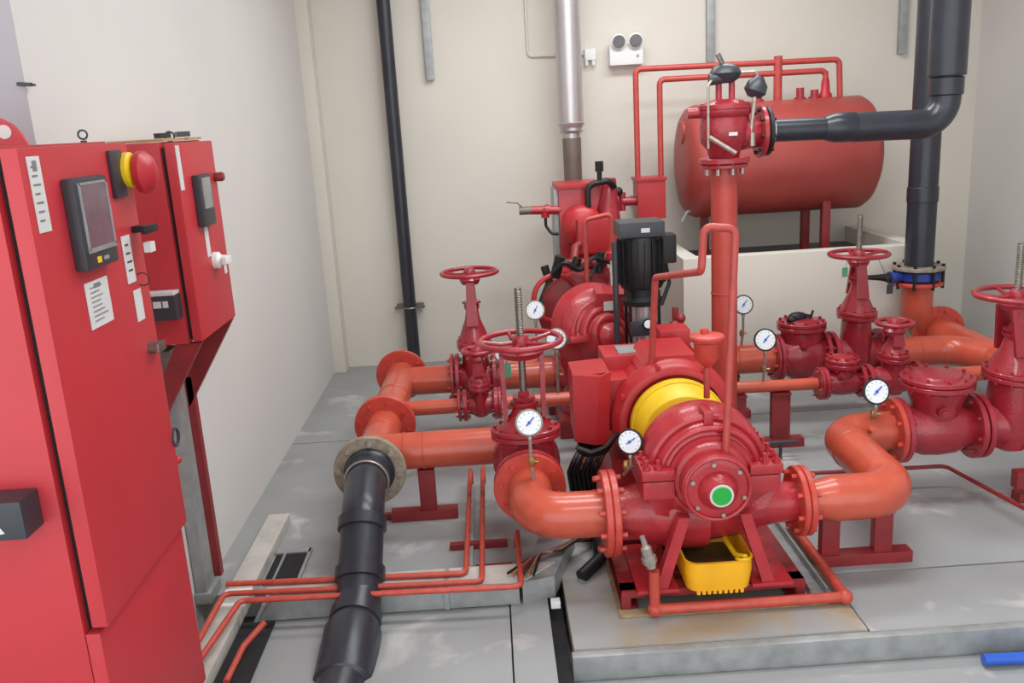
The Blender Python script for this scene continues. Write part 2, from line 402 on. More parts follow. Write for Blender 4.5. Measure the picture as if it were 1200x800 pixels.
# black pipe
t = W('black_suction_pipe', 'thick black plastic suction pipe bending down from the pale flange', 'pipe', (HX, 3.3, 0))
bp = [(HX, 4.03, ZP), (HX, 3.86, ZP), (HX+.012, 3.64, .33), (HX+.01, 3.36, .075), (HX-.0, 3.0, -.02), (HX-.03, 2.5, -.06)]
t.part('pipe', MB().tube(bp, .096, n=32, bend=.14), 'black')
def along(a, b, f): return V(a).lerp(V(b), f)
for (a, b, f) in ((2, 3, .12), (2, 3, .72), (3, 4, .30), (3, 4, .62)):
    d = (V(bp[b])-V(bp[a])).normalized(); c = along(bp[a], bp[b], f)
    t.part('coupling', MB().lathe(c-d*.03, d, [(0, .097), (.004, .108), (.056, .108), (.06, .097)], 32), 'black')
c = along(bp[3], bp[4], .46); d = (V(bp[4])-V(bp[3])).normalized()
t.part('socket', MB().lathe(c-d*.03, d, [(0, .1), (.05, .118), (.30, .118), (.32, .1)], 32), 'black')
t.part('flange', MB().disc((HX, 4.035, ZP), Y_, .178, .03), 'cast', label='pale weathered galvanised flange')
t.part('stub_end', MB().lathe((HX, 4.01, ZP), (0, -1, 0), [(0, .125), (.02, .12), (.03, .108), (.11, .104)], 32), 'black')
t.part('seal_ring', MB().ring((HX, 3.90, ZP), Y_, .104, .005, k=6), 'bolt', label='thin silver ring')
t.part('flange_bolts', MB().bolts((HX, 4.03, ZP), Y_, .148, 8, br=.013, t=.07, ph=.1), 'bolt', stuff=True)

# ------------------------------------------------------------------ near suction line
gate_valve('gate_valve', 'tall crimson rising-stem gate valve nearest the camera, between header and front elbow', (.1, 3.895, ZP), PI/2, L=.152, zb=.19, hb=.10, zw=.645, R=.185, stem=.245, ya=.082, yw=.022, hr=.11)
t = W('suction_elbow', 'bright orange-red pipe elbow feeding the front pump from the left', 'pipe elbow', (.1, 3.6, ZP))
t.part('flange', MB().disc((.1, 3.727, ZP-.01), Y_, .166, .028), 'orange2')
t.part('flange_bolts', MB().bolts((.1, 3.727, ZP-.01), Y_, .135, 8, br=.011, t=.06), 'orange2', stuff=True)
t.part('pipe', MB().tube([(.1, 3.72, ZP-.01), (.1, 3.44, .36), (.42, 3.44, .355)], RP+.002, n=36, bend=.26, seg=14), 'orange')
t.part('flange', MB().disc((.409, 3.44, .355), X_, .185, .03), 'orange2')
t.part('flange_bolts', MB().bolts((.405, 3.44, .355), X_, .155, 10, br=.012, t=.07), 'orange2', stuff=True)
post_stand('red tee-shaped steel support under the near suction branch', 'pipe_support', (-.42,), (-.62, -.27), ZP-RP-.012, 4.27, pw=.085)

# ------------------------------------------------------------------ split case pump
def pump_body(t, cx, y0, zs, S=1.0):
    P = lambda x, y, z: (cx+x*S, y0+y*S, zs+z*S)
    def sp(mb): return mb
    # casing drum, axis Y, stepped towards the camera
    b = MB().lathe(P(0, .40, 0), (0, -1, 0), [(0, .12*S), (.02*S, .17*S), (.07*S, .205*S), (.13*S, .262*S), (.20*S, .275*S), (.27*S, .262*S), (.31*S, .225*S), (.34*S, .20*S), (.37*S, .188*S)], 48)
    return P, b
cx, zs = .82, .565
t = W('split_case_pump', 'large red split-case fire pump with green round sticker in front', 'pump', (cx, 3.4, .1))
b = MB()
b.lathe((cx, 3.64, zs), (0, -1, 0), [(0, .13), (.02, .17), (.06, .20), (.11, .245), (.17, .262), (.23, .255), (.28, .235), (.30, .222), (.33, .218), (.35, .20), (.36, .175), (.375, .172)], 56)
t.part('casing', b, 'pump')
# lower nozzles
t.part('suction_nozzle', MB().lathe((.44, 3.44, .355), X_, [(0, .098), (.04, .10), (.12, .125), (.24, .165), (.38, .17)], 36), 'pump')
t.part('discharge_nozzle', MB().lathe((1.235, 3.44, .355), (-1, 0, 0), [(0, .082), (.05, .085), (.16, .095), (.30, .13), (.42, .14)], 36), 'pump')
t.part('flange', MB().disc((.441, 3.44, .355), X_, .185, .03), 'orange2')
t.part('flange_bolts', MB().bolts((.445, 3.44, .355), X_, .155, 10, br=.012, t=.07), 'orange2', stuff=True)
t.part('flange', MB().disc((1.233, 3.44, .355), X_, .150, .026), 'orange2')
t.part('flange_bolts', MB().bolts((1.229, 3.44, .355), X_, .125, 8, br=.011, t=.06), 'orange2', stuff=True)
# split flanges (horizontal ears at both sides)
for s_ in (-1, 1):
    x0, x1 = cx+s_*.15, cx+s_*.285
    t.part('split_flange', MB().bb(x0, x1, 3.235, 3.60, zs+.008, zs+.052, bev=.010), 'pump')
    t.part('lower_split_flange', MB().bb(x0, x1-s_*.006, 3.245, 3.59, zs-.075, zs+.002, bev=.012), 'pump')
    bb_ = MB()
    for yy in (3.31, 3.38, 3.45, 3.52, 3.57):
        bb_.lathe((cx+s_*.262, yy, zs+.04), Z_, [(0, .017), (.022, .017)], 6).cyl((cx+s_*.262, yy, zs+.05), (cx+s_*.262, yy, zs+.085), .009, n=8)
    for xx in (.215, .262):
        bb_.lathe((cx+s_*xx, 3.26, zs+.04), Z_, [(0, .017), (.026, .017)], 6).cyl((cx+s_*xx, 3.26, zs+.05), (cx+s_*xx, 3.26, zs+.09), .009, n=8)
    t.part('casing_bolts', bb_, 'pump', stuff=True)
    # gusset cheek beneath the ear
    t.part('casing_cheek', MB().prism([(cx+s_*.12, 3.27, zs-.06), (cx+s_*.27, 3.27, zs-.06), (cx+s_*.225, 3.27, zs-.15), (cx+s_*.10, 3.31, zs-.20)], (0, .26, 0)), 'pump')
# raised hood ring over the front of the casing
hd = MB()
n = 22
for (R0, yy, rr) in ((.232, 3.33, .016), (.20, 3.285, .012)):
    hd.tube([(cx+math.cos(PI*k/n)*R0, yy, zs+math.sin(PI*k/n)*R0) for k in range(n+1)], rr, n=8)
t.part('casing_rib', hd, 'pump')
t.part('lifting_lug', MB().bb(cx-.02, cx+.02, 3.30, 3.40, zs+.20, zs+.265, bev=.008), 'pump')
# bearing housing with end cover
bh = t.part('bearing_housing', MB().lathe((cx, 3.30, zs-.005), (0, -1, 0), [(0, .165), (.03, .162), (.05, .15), (.055, .135), (.09, .132), (.1, .138), (.13, .138), (.14, .125), (.142, .10)], 48), 'pump')
t.part('cover_ring', MB().ring((cx, 3.158, zs-.005), Y_, .128, .008, k=8), 'pump', bh)
t.part('cover_hub', MB().lathe((cx, 3.17, zs-.01), (0, -1, 0), [(0, .085), (.02, .078), (.05, .055), (.058, .05)], 36), 'pump', bh)
t.part('cover_bolts', MB().bolts((cx, 3.158, zs-.005), Y_, .108, 6, br=.009, t=.03, ph=.35), 'bolt', bh, stuff=True)
stk = t.part('round_sticker', MB().disc((cx+.002, 3.108, zs-.012), Y_, .047, .004, ch=.001), 'label', bh, label='round green and pale sticker')
t.part('sticker_centre', MB().disc((cx+.002, 3.105, zs-.012), Y_, .038, .003, ch=.001), 'green', bh, label='green sticker centre')
# legs
for s_ in (-1, 1):
    t.part('leg', MB().prism([(cx+s_*.10, 3.20, zs-.14), (cx+s_*.145, 3.20, zs-.14), (cx+s_*.245, 3.20, .115), (cx+s_*.195, 3.20, .115)], (0, .05, 0)), 'pump')
    t.part('leg', MB().prism([(cx+s_*.10, 3.52, zs-.14), (cx+s_*.15, 3.52, zs-.14), (cx+s_*.245, 3.52, .115), (cx+s_*.185, 3.52, .115)], (0, .05, 0)), 'pump')
    t.part('foot', MB().bb(cx+s_*.15, cx+s_*.32, 3.19, 3.60, .102, .118, bev=.003), 'pump')
t.part('shaft', MB().cyl((cx, 3.6, zs), (cx, 3.96, zs), .03), 'steel')
# base frame
t = W('pump_base_frame', 'dark red welded channel base frame carrying front pump and motor', 'base frame', (cx, 4.0, 0))
for xx in (.475, 1.165):
    t.part('side_channel', MB().bb(xx-.035, xx+.035, 3.24, 4.85, .088, .1).bb(xx-.035, xx+.035, 3.24, 4.85, .0125, .022).bb(xx-.004, xx+.004, 3.24, 4.85, .02, .09), 'darkred')
t.part('cross_member', MB().bb(.44, 1.20, 3.225, 3.238, .07, .1).bb(.44, 1.2, 3.238, 3.30, .088, .1), 'darkred')
for yy in (3.36, 3.44, 3.52, 3.60, 3.68, 3.78, 3.95, 4.3, 4.7):
    t.part('cross_member', MB().bb(.512, 1.128, yy, yy+.035, .07, .1, bev=.003), 'darkred')
t.part('light_block_plate', MB().bb(.512, 1.128, 3.305, 4.75, .060, .0695), 'darkred')  # added under the slats to block light and darken the space below
t.part('corner_post', MB().bb(.44, .475, 3.228, 3.26, .0125, .07), 'darkred'); t.part('corner_post', MB().bb(1.165, 1.2, 3.228, 3.26, .0125, .07), 'darkred')
single('grout_bed', MB().bb(.42, 1.28, 3.17, 3.222, .0125, .024, bev=.004).bb(.42, .46, 3.222, 4.9, .0125, .0, bev=0), 'rust', 'rust-stained mortar strip along front of the pump base', 'grout', (.8, 3.2, .0125))
single('floor_channel', MB().bb(1.225, 1.300, 3.24, 3.95, .0125, .018).bb(1.225, 1.232, 3.24, 3.95, .018, .05).bb(1.293, 1.300, 3.24, 3.95, .018, .05), 'galv', 'open grey steel channel between pump base and drain pipe', 'channel', (1.26, 3.6, .0125))
# drain pipe round the base
t = W('drain_pipe', 'red drain pipe running round the front of the pump base', 'pipe', (1.0, 3.19, .04))
t.part('pipe', MB().tube([(.565, 3.17, .22), (.565, 3.17, .045), (1.345, 3.17, .045), (1.345, 3.86, .055)], .022, n=16, bend=.035), 'rod')
for p in ((.565, 3.17, .045), (1.345, 3.17, .045)):
    t.part('elbow_fitting', MB().sphere(p, .031, n=16), 'rod')
single('brass_drain_plug', MB().lathe((.555, 3.17, .235), (-.25, .05, 1), [(0, .02), (.02, .02), (.022, .03), (.05, .03), (.052, .022), (.09, .022), (.1, .012), (.14, .011)], 8),
       'bolt', 'pale metal union fitting on the drain pipe below the suction flange', 'pipe fitting', (.555, 3.17, .235))
# cut-open yellow container
t = W('yellow_drip_tub', 'yellow plastic can cut open as a drip tub under the front pump', 'container', (.83, 3.3, .1025))
def rr(cx_, cy_, hx, hy, z, rad=.05, n=6):
    o = []
    for (sx, sy, a0) in ((1, 1, 0), (-1, 1, 90), (-1, -1, 180), (1, -1, 270)):
        for k in range(n+1):
            a = math.radians(a0+90*k/n); o.append(V((cx_+sx*(hx-rad)+math.cos(a)*rad, cy_+sy*(hy-rad)+math.sin(a)*rad, z)))
    return o
def loft(rings, close=True):
    mb = MB(); vs = [[mb.bm.verts.new(p) for p in r_] for r_ in rings]
    for a, b in zip(vs, vs[1:]):
        for i in range(len(a)): mb.bm.faces.new((a[i], a[(i+1) % len(a)], b[(i+1) % len(a)], b[i]))
    if close: mb.bm.faces.new(vs[0][::-1]); mb.bm.faces.new(vs[-1])
    return mb
jy, jh = 3.315, .165
t.part('tub', loft([rr(.83, jy, .105, .13, .1025, .045), rr(.83, jy, .128, .155, .118, .05), rr(.83, jy, .137, jh, .19, .055), rr(.83, jy, .137, jh, .243, .055),
                    rr(.83, jy, .141, jh+.004, .248, .055), rr(.83, jy, .132, jh-.005, .248, .05), rr(.83, jy, .124, jh-.012, .155, .048), rr(.83, jy, .118, jh-.02, .145, .042)]), 'jerry')
t.part('dirty_water', loft([rr(.83, jy, .123, jh-.013, .146, .046), rr(.83, jy, .1245, jh-.0115, .170, .046)]), 'oil', label='murky brown water')
rb = MB()
for k in range(9): rb.bb(.735+k*.022, .749+k*.022, jy-jh+.006, jy-jh+.03, .104, .122, bev=.003)
t.part('moulded_ribs', rb, 'jerry', stuff=True)
t.part('handle', MB().tube([(.935, jy-.14, .252), (.91, jy-.09, .235), (.90, jy+.04, .24), (.93, jy+.12, .252)], .011, n=8), 'yellow')
t.part('spout', MB().ring((.925, jy-.14, .245), (0, .3, 1), .026, .006, n=20, k=6), 'yellow')

# motor and coupling guard
t = W('coupling_guard', 'bright yellow round coupling guard between front pump and motor', 'guard', (cx, 3.8, .1))
t.part('guard_shell', MB().lathe((cx, 3.925, zs), (0, -1, 0), [(0, .222), (.03, .226), (.05, .222), (.16, .205), (.19, .19), (.20, .15), (.20, .05)], 48), 'yellow')
t.part('guard_rib', MB().ring((cx, 3.86, zs), Y_, .222, .006), 'yellow')
t.part('guard_foot', MB().bb(cx-.12, cx+.12, 3.78, 3.90, .102, .40, bev=.003), 'yellow')
t = W('electric_motor', 'large red electric motor behind the yellow guard, terminal box at left', 'motor', (cx, 4.3, .1))
t.part('front_flange', MB().lathe((cx, 4.02, zs), (0, -1, 0), [(0, .30), (.03, .30), (.05, .29), (.075, .275), (.085, .262), (.085, .235), (.05, .23)], 56), 'motor')
t.part('frame', MB().lathe((cx, 4.02, zs), Y_, [(0, .27), (.02, .278), (.45, .278), (.5, .262), (.58, .23), (.60, .12)], 48), 'motor')
fins = MB()
for k in range(34):
    a = 2*PI*k/34
    if .35 < (a/(2*PI)) % 1 < .6: continue
    d = V((math.cos(a), 0, math.sin(a)))
    fins.box(V((cx, 4.25, zs))+d*.288, (.03, .40, .006), axes=(d, V((0, 1, 0)), d.cross(V((0, 1, 0)))))
t.part('cooling_fins', fins, 'motor', stuff=True)
t.part('motor_foot', MB().bb(cx-.30, cx-.12, 4.05, 4.55, .102, .35, bev=.006), 'motor'); t.part('motor_foot', MB().bb(cx+.12, cx+.30, 4.05, 4.55, .102, .35, bev=.006), 'motor')
t.part('front_cap', MB().prism([(cx-.16, 4.0, zs+.24), (cx+.15, 4.0, zs+.24), (cx+.11, 4.0, zs+.31), (cx-.10, 4.0, zs+.31)], (0, .35, 0)), 'motor')
tb = t.part('terminal_box', MB().prism([(.345, 4.02, .47), (.50, 4.02, .43), (.52, 4.02, .81), (.345, 4.02, .80)], (0, .26, 0)), 'motor')
t.part('box_lid', MB().prism([(.338, 3.985, .48), (.435, 3.985, .455), (.47, 3.985, .80), (.338, 3.985, .815)], (0, .034, 0)), 'motor', tb)
t.part('box_lid_bevel', MB().prism([(.435, 3.985, .455), (.505, 4.0, .45), (.525, 4.0, .815), (.47, 3.985, .80)], (0, .02, 0)), 'motor', tb)
t.part('box_neck', MB().bb(.50, .62, 4.05, 4.24, .50, .76, bev=.01), 'motor')
bx2 = t.part('junction_box', MB().bb(.52, .74, 4.22, 4.46, .66, .83, bev=.006), 'motor')
t.part('box_plate', MB().bb(.60, .73, 4.25, 4.40, .831, .838), 'galv', bx2, label='bare grey metal plate')
t.part('rear_box', MB().bb(.84, 1.0, 4.40, 4.56, .80, .90, bev=.01), 'motor')
t.part('bolt_heads', MB().bolts((cx, 3.96, zs), Y_, .283, 8, br=.012, t=.05, ph=.5), 'motor', stuff=True)
# cables out of the terminal box
t = W('motor_cables', 'bundle of black corrugated cables hanging below the motor terminal box', 'cables', (.40, 3.9, .3))
for k in range(7):
    x0 = .37+.022*k
    t.part('cable', MB().tube([(x0, 4.08, .46), (x0-.01, 4.0, .43), (x0-.04-.01*(k % 3), 3.93-.02*(k % 2), .42), (x0-.07, 3.95, .34), (x0-.05, 4.0, .18), (x0-.03+.02*(k % 3), 3.98, .04)], .012, n=8, bend=.05, seg=4), 'blackm')
for k in range(4):
    y = 3.84+.015*k
    t.part('corrugated_sleeve', MB().tube([(.33+.01*k, 3.86, .50-.012*k), (.40, y, .475-.01*k), (.47, y, .50-.015*k), (.54, 3.95, .52)], .011, n=8, bend=.03, seg=4), 'blackm')
t = W('cut_wire_bundle', 'loose power wires with bare copper ends lying from under the front elbow', 'wires', (.15, 3.55, .1))
for k in range(6):
    o_ = (k-2.5)*.011
    pth = [(.40, 3.82+o_, .05), (.30+o_, 3.70, .10+.004*k), (.20+o_, 3.58, .125), (.10+o_, 3.50+.01*k, .13), (.03+o_*2, 3.40-.006*k, .125)]
    t.part('wire', MB().tube(pth, .006, n=8, bend=.04, seg=4), ['blackm', 'copper', 'darkred', 'dgrey', 'copper', 'blackm'][k])
single('black_conduit', MB().tube([(.36, 3.95, .06), (.41, 3.75, .09), (.40, 3.60, .06), (.30, 3.5, .03)], .03, n=14, bend=.06), 'blackm', 'thick black conduit on the floor below the front suction flange', 'conduit', (.38, 3.7, .05))

# ------------------------------------------------------------------ near discharge line
t = W('discharge_elbow_pipe', 'orange-red S-shaped discharge pipe curving back right of the front pump', 'pipe', (1.6, 3.7, ZP))
t.part('flange', MB().disc((1.262, 3.44, .355), X_, .150, .026), 'orange2')
t.part('flange_bolts', MB().bolts((1.266, 3.44, .355), X_, .125, 8, br=.011, t=.06), 'orange2', stuff=True)
t.part('reducer', MB().lathe((1.275, 3.44, .355), X_, [(0, .078), (.04, .082), (.10, .098), (.12, .099)], 32), 'orange')
t.part('pipe', weld(MB().tube([(1.39, 3.44, .355), (1.675, 3.44, .358), (1.675, 4.13, .375), (1.96, 4.13, .375)], .099, n=36, bend=.2, seg=12), (1.675, 3.92, .37), Y_, .099), 'orange')
t.part('flange', MB().disc((1.963, 4.13, .375), X_, .165, .028), 'orange2')
t.part('flange_bolts', MB().bolts((1.958, 4.13, .375), X_, .135, 8, br=.012, t=.06), 'orange2', stuff=True)
t.part('weld_stub', MB().cyl((1.80, 4.03, .42), (1.80, 4.00, .44), .014, n=10), 'orange')
post_stand('red two-post steel support frame under the S-shaped discharge pipe', 'pipe_support', (1.41, 1.645), (1.35, 1.775), .245, 3.52, pw=.08)
check_valve('crimson swing check valve with a round lid right of the S-shaped pipe', (2.175, 4.13, .375), L=.196, RF=.165, rp=.1, zl=.255, rl=.175)
gate_valve('gate_valve', 'crimson rising-stem gate valve at the right edge beside the near check valve', (2.545, 4.13, .375), 0, L=.165, zb=.25, hb=.16, zw=.665, R=.19, stem=.25, yw=.062, ya=.05, hr=.085)
t = W('discharge_header', 'orange-red discharge header pipe against the right side of the room', 'pipe', (3.12, 5.0, ZP))
t.part('pipe', MB().cyl((3.12, 4.0, ZP), (3.12, 5.93, ZP), RP+.006), 'orange')
t.part('branch_pipe', MB().cyl((2.73, 4.13, ZP), (3.1, 4.13, ZP), RP), 'orange')
t.part('branch_elbow', weld(MB().tube([(2.50, 5.5, ZP), (2.98, 5.5, ZP), (3.12, 5.2, ZP)], RP, n=28, bend=.2), (2.75, 5.5, ZP), X_, RP), 'orange')
flange(t, (2.725, 4.13, .375), X_, .165, .024, m='orange2')
flange(t, (3.12, 5.95, ZP), Y_, .185, .028, m='orange2')
flange(t, (3.12, 3.98, ZP), Y_, .165, .024, m='orange2')
flange(t, (2.518, 5.5, ZP), X_, .160, .022, m='crimson')
t = W('pipe_support', 'red steel post support with a small box bracket below the right-hand valve', 'pipe support', (2.72, 4.0, 0), 'red steel pipe supports')
t.part('post', MB().bb(2.66, 2.74, 3.99, 4.04, .05, .25, bev=.003), 'darkred'); t.part('base_bar', MB().bb(2.55, 2.85, 3.98, 4.05, 0, .05, bev=.003), 'darkred')
t.part('saddle', MB().bb(2.62, 2.78, 3.98, 4.2, .25, .262), 'darkred'); t.part('bracket', MB().bb(2.50, 2.66, 3.93, 3.985, .10, .19, bev=.003), 'darkred')
# floor rod run on the right
single('floor_conduit_pipe', MB().tube([(1.55, 4.29, .1), (2.32, 4.27, .1), (2.42, 3.70, .1), (2.42, 3.70, .3)], .011, n=10, bend=.04), 'darkred', 'thin dark red pipe crossing the floor on the right of the pump', 'pipe', (2.3, 4.2, .1))
single('floor_conduit_pipe', MB().tube([(1.2, 4.75, .1), (1.70, 4.75, .1)], .013, n=10).cyl((1.6, 4.75, .1), (1.6, 4.75, 0), .01, n=8).cyl((1.30, 4.75, .1), (1.30, 4.75, 0), .01, n=8), 'dgrey', 'short dark thin pipe on the floor behind the front discharge flange', 'pipe', (1.45, 4.75, .1))

# ------------------------------------------------------------------ back-left suction valves
gate_valve('gate_valve', 'crimson gate valve on the far suction branch, wheel against the cream wall', (-.16, 5.55, ZP), 0, L=.135, RF=.165, rp=.095, zb=.22, hb=.20, zw=.70, R=.178, stem=.03)
gate_valve('small_gate_valve', 'small crimson bypass valve between header and vertical jockey pump', (-.13, 4.97, ZP), 0, L=.105, RF=.095, rp=.055, zb=.11, hb=.08, zw=.33, R=.085, stem=.02)
t = W('bypass_pipe', 'thin orange-red suction pipe leading to the vertical jockey pump', 'pipe', (.3, 4.97, ZP))
t.part('pipe', MB().tube([(-.0, 4.97, ZP), (.70, 4.97, ZP), (.80, 5.10, .36)], .042, n=20, bend=.1), 'orange')
flange(t, (-.015, 4.97, ZP), X_, .095, .018, m='crimson', nb=4)
t = W('pump_inlet_pipe', 'orange-red inlet pipe between far gate valve and diesel fire pump', 'pipe', (.15, 5.55, ZP))
t.part('pipe', MB().cyl((-.02, 5.55, ZP), (.34, 5.55, ZP), RP), 'orange')
flange(t, (-.012, 5.55, ZP), X_, .165, .02, m='crimson')

# ------------------------------------------------------------------ diesel driven pump
px, pz, py = .60, .66, 5.40
t = W('diesel_fire_pump', 'crimson second fire pump with curved ribbed casing and white nameplates', 'pump', (px, py, 0))
ax = V((.25, -1, .25)).normalized()
t.part('casing', MB().lathe(V((px, py+.12, pz+.02)), ax, [(0, .20), (.03, .27), (.06, .285), (.10, .275), (.12, .25), (.16, .24), (.19, .20), (.21, .12)], 44), 'pump')
t.part('volute_base', MB().lathe((px, py+.1, .10), Z_, [(0, .18), (.05, .19), (.2, .17), (.45, .20)], 32, sx=1.1, sy=.9), 'pump')
t.part('suction_nozzle', MB().lathe((.34, 5.55, ZP), X_, [(0, .1), (.1, .12), (.2, .16), (.3, .16)], 28), 'pump')
t.part('discharge_nozzle', MB().lathe((.93, 5.5, ZP+.02), (-1, 0, 0), [(0, .09), (.15, .12), (.3, .15)], 28), 'pump')
x_, y_, d_ = basis(ax)
sidev = V((1, .25, 0)).normalized(); upv = ax.cross(sidev); upv = upv if upv.z > 0 else -upv
pc = V((px+.02, py+.12, pz-.03))
def arch(R0, off, rr_, a0=0, a1=180, n_=18):
    return MB().tube([pc+ax*off+sidev*math.cos(math.radians(a0+(a1-a0)*k/n_))*R0+upv*math.sin(math.radians(a0+(a1-a0)*k/n_))*R0 for k in range(n_+1)], rr_, n=10)
t.part('casing_rib', arch(.205, .185, .026), 'pump')
t.part('casing_rib', arch(.150, .245, .030), 'pump')
t.part('casing_rib', arch(.095, .285, .024), 'pump')
t.part('upper_volute', MB().lathe(pc+ax*.12, ax, [(0, .215), (.06, .20), (.10, .165), (.14, .14), (.17, .09), (.18, .03)], 32), 'pump')
for (s0, wd) in ((-.20, .12), (.20, .10)):
    t.part('split_flange', MB().box(pc+ax*.20+sidev*s0-upv*.015, (wd, .045, .20), axes=(sidev, upv, ax), bev=.01), 'pump')
    t.part('casing_bolts', MB().lathe(pc+ax*.27+sidev*s0, upv, [(0, .016), (.025, .016)], 6).lathe(pc+ax*.17+sidev*s0, upv, [(0, .016), (.025, .016)], 6), 'pump', stuff=True)
t.part('bearing_cap', MB().lathe(pc+ax*.27-upv*.02, ax, [(0, .085), (.06, .08), (.08, .05), (.09, .03)], 24), 'pump')
t.part('nameplate', MB().box((.70, 5.262, .865), (.085, .006, .055), rot=.2), 'label', label='white rectangular nameplate')
t.part('nameplate', MB().box((.80, 5.27, .845), (.03, .006, .06), rot=.2), 'label', label='small white nameplate')
t.part('casing_crown', MB().prism([(.60, 5.30, .80), (.84, 5.31, .78), (.83, 5.31, .92), (.62, 5.30, .94)], (0, .12, .03)), 'pump')
t.part('pedestal', MB().bb(.36, .88, 5.3, 5.75, 0, .12, bev=.006), 'darkred')
# engine
t = W('diesel_engine', 'red diesel engine with tall square radiator box behind the second pump', 'engine', (.62, 6.2, 0))
t.part('engine_bed', MB().bb(.32, .98, 5.78, 6.85, .0, .14, bev=.006), 'darkred')
t.part('engine_block', MB().bb(.42, .88, 5.95, 6.5, .16, .86, bev=.03), 'darkred')
t.part('flywheel_housing', MB().lathe((.55, 5.78, .72), Y_, [(0, .24), (.02, .27), (.10, .27), (.16, .22)], 36), 'darkred')
t.part('fan_guard', MB().ring((.40, 5.72, .84), (.25, -1, .1), .155, .018, n=36, k=8), 'motor')
rd = t.part('radiator_box', MB().bb(.50, .82, 6.42, 6.80, .84, 1.53, bev=.008), 'pump')
t.part('radiator_rim', MB().bb(.485, .815, 6.40, 6.82, 1.50, 1.535, bev=.005), 'motor', rd)
t.part('side_rail', MB().bb(.468, .499, 6.45, 6.78, .80, 1.50, bev=.004), 'galv', rd, label='grey steel side rail')
t.part('air_cleaner', MB().lathe((.655, 6.40, 1.24), (0, -1, 0), [(0, .14), (.02, .15), (.10, .15), (.13, .13), (.16, .09), (.165, .05)], 36), 'motor')
t.part('air_box', MB().bb(.60, .84, 6.12, 6.36, 1.06, 1.30, bev=.02), 'motor')
t.part('intake_horn', MB().tube([(.86, 6.40, 1.10), (.86, 6.42, 1.35), (.88, 6.44, 1.56)], [.10, .08, .045], n=20), 'crimson')
t.part('black_hose', MB().tube([(.70, 6.30, 1.32), (.70, 6.30, 1.53), (.86, 6.32, 1.55), (.90, 6.36, 1.50)], .022, n=12, bend=.06), 'blackm')
t.part('hose_valve', MB().cyl((.79, 6.31, 1.55), (.79, 6.31, 1.62), .018, n=10).lathe((.79, 6.31, 1.62), Z_, [(0, .03), (.07, .03)], 8), 'blackm')
t.part('rocker_cover', MB().bb(.50, .80, 5.98, 6.4, .87, .98, bev=.025), 'crimson')
t.part('pulley', MB().lathe((.47, 5.9, .97), (0, -1, 0), [(0, .05), (.03, .055), (.035, .03), (.06, .03)], 20), 'red')
t.part('black_belt', MB().tube([(.34, 5.86, 1.04), (.37, 5.85, .92), (.30, 5.8, .78)], .028, n=10, bend=.05), 'blackm')
t.part('fuel_lever', MB().tube([(.42, 5.60, .72), (.62, 5.66, .98), (.70, 5.8, 1.05)], .014, n=8), 'blackm')
t.part('fuel_lever', MB().tube([(.40, 5.62, .68), (.60, 5.64, .92)], .012, n=8), 'dgrey')
t.part('side_pipe', MB().tube([(.30, 6.45, 1.36), (.52, 6.45, 1.35)], .032, n=14).lathe((.40, 6.45, 1.357), X_, [(0, .04), (.03, .04)], 14), 'pump')
t.part('side_pipe_end', MB().tube([(.21, 6.45, 1.36), (.31, 6.45, 1.36)], .030, n=14).tube([(.23, 6.45, 1.39), (.20, 6.44, 1.42), (.12, 6.44, 1.43)], .006, n=6), 'steelb')
t.part('drain_tube', MB().tube([(.40, 6.45, 1.34), (.40, 6.45, 1.24), (.44, 6.43, 1.18), (.49, 6.43, 1.18)], .011, n=8, bend=.04), 'blackm')
t.part('pipe_collar', MB().lathe((.40, 6.45, 1.30), Z_, [(0, .03), (.07, .035)], 12), 'red')
t.part('alternator', MB().lathe((.42, 6.1, .70), (0, -1, 0), [(0, .08), (.12, .085), (.14, .05)], 20), 'dgrey')
t.part('engine_filter', MB().lathe((.93, 6.10, .74), Z_, [(0, .045), (.02, .05), (.18, .05), (.2, .035)], 16), 'dgrey')
for (a_, b_, c_) in (((.40, 5.74, .98), (.44, 5.72, 1.12), .035), ((.52, 5.74, 1.02), (.56, 5.74, 1.10), .03), ((.70, 5.80, .98), (.72, 5.8, 1.12), .028), ((.82, 5.85, .95), (.84, 5.85, 1.14), .035)):
    t.part('injector_fitting', MB().cyl(a_, b_, c_, n=12), 'blackm')
t.part('hose_loop', MB().tube([(.38, 5.70, 1.0), (.46, 5.66, 1.1), (.56, 5.68, 1.02), (.66, 5.72, 1.10), (.80, 5.80, 1.04)], .016, n=8, bend=.04), 'blackm')
t.part('manifold', MB().tube([(.48, 6.0, 1.02), (.78, 6.0, 1.02)], .035, n=12).tube([(.55, 6.0, 1.0), (.58, 6.1, 1.12), (.66, 6.2, 1.15)], .03, n=10), 'darkred')
t = W('vent_pipe', 'thin copper-red pipe loop rising above the second pump to a red capped sight glass', 'pipe', (.75, 5.7, .9))
t.part('pipe', MB().tube([(.60, 5.62, .92), (.60, 5.62, 1.36), (.77, 5.62, 1.39), (.77, 5.62, 1.14)], .015, n=10, bend=.03), 'pinkred')
t.part('cap', MB().lathe((.77, 5.62, 1.09), Z_, [(0, .02), (.01, .045), (.05, .045), (.06, .03), (.08, .02)], 16), 'red')
t.part('sight_glass', MB().cyl((.77, 5.62, .90), (.77, 5.62, 1.09), .016, n=12), 'dial')
single('exhaust_flue', MB().lathe((.678, 7.1, 1.50), Z_, [(0, .068), (.38, .072), (.40, .105)], 32).lathe((.678, 7.1, 1.90), Z_, [(0, .075), (.04, .103), (.06, .108), (.066, .100), (1.9, .100)], 32), 'alu', 'round metal-clad exhaust flue rising up the cream wall above the engine', 'flue', (.678, 7.1, 1.5))
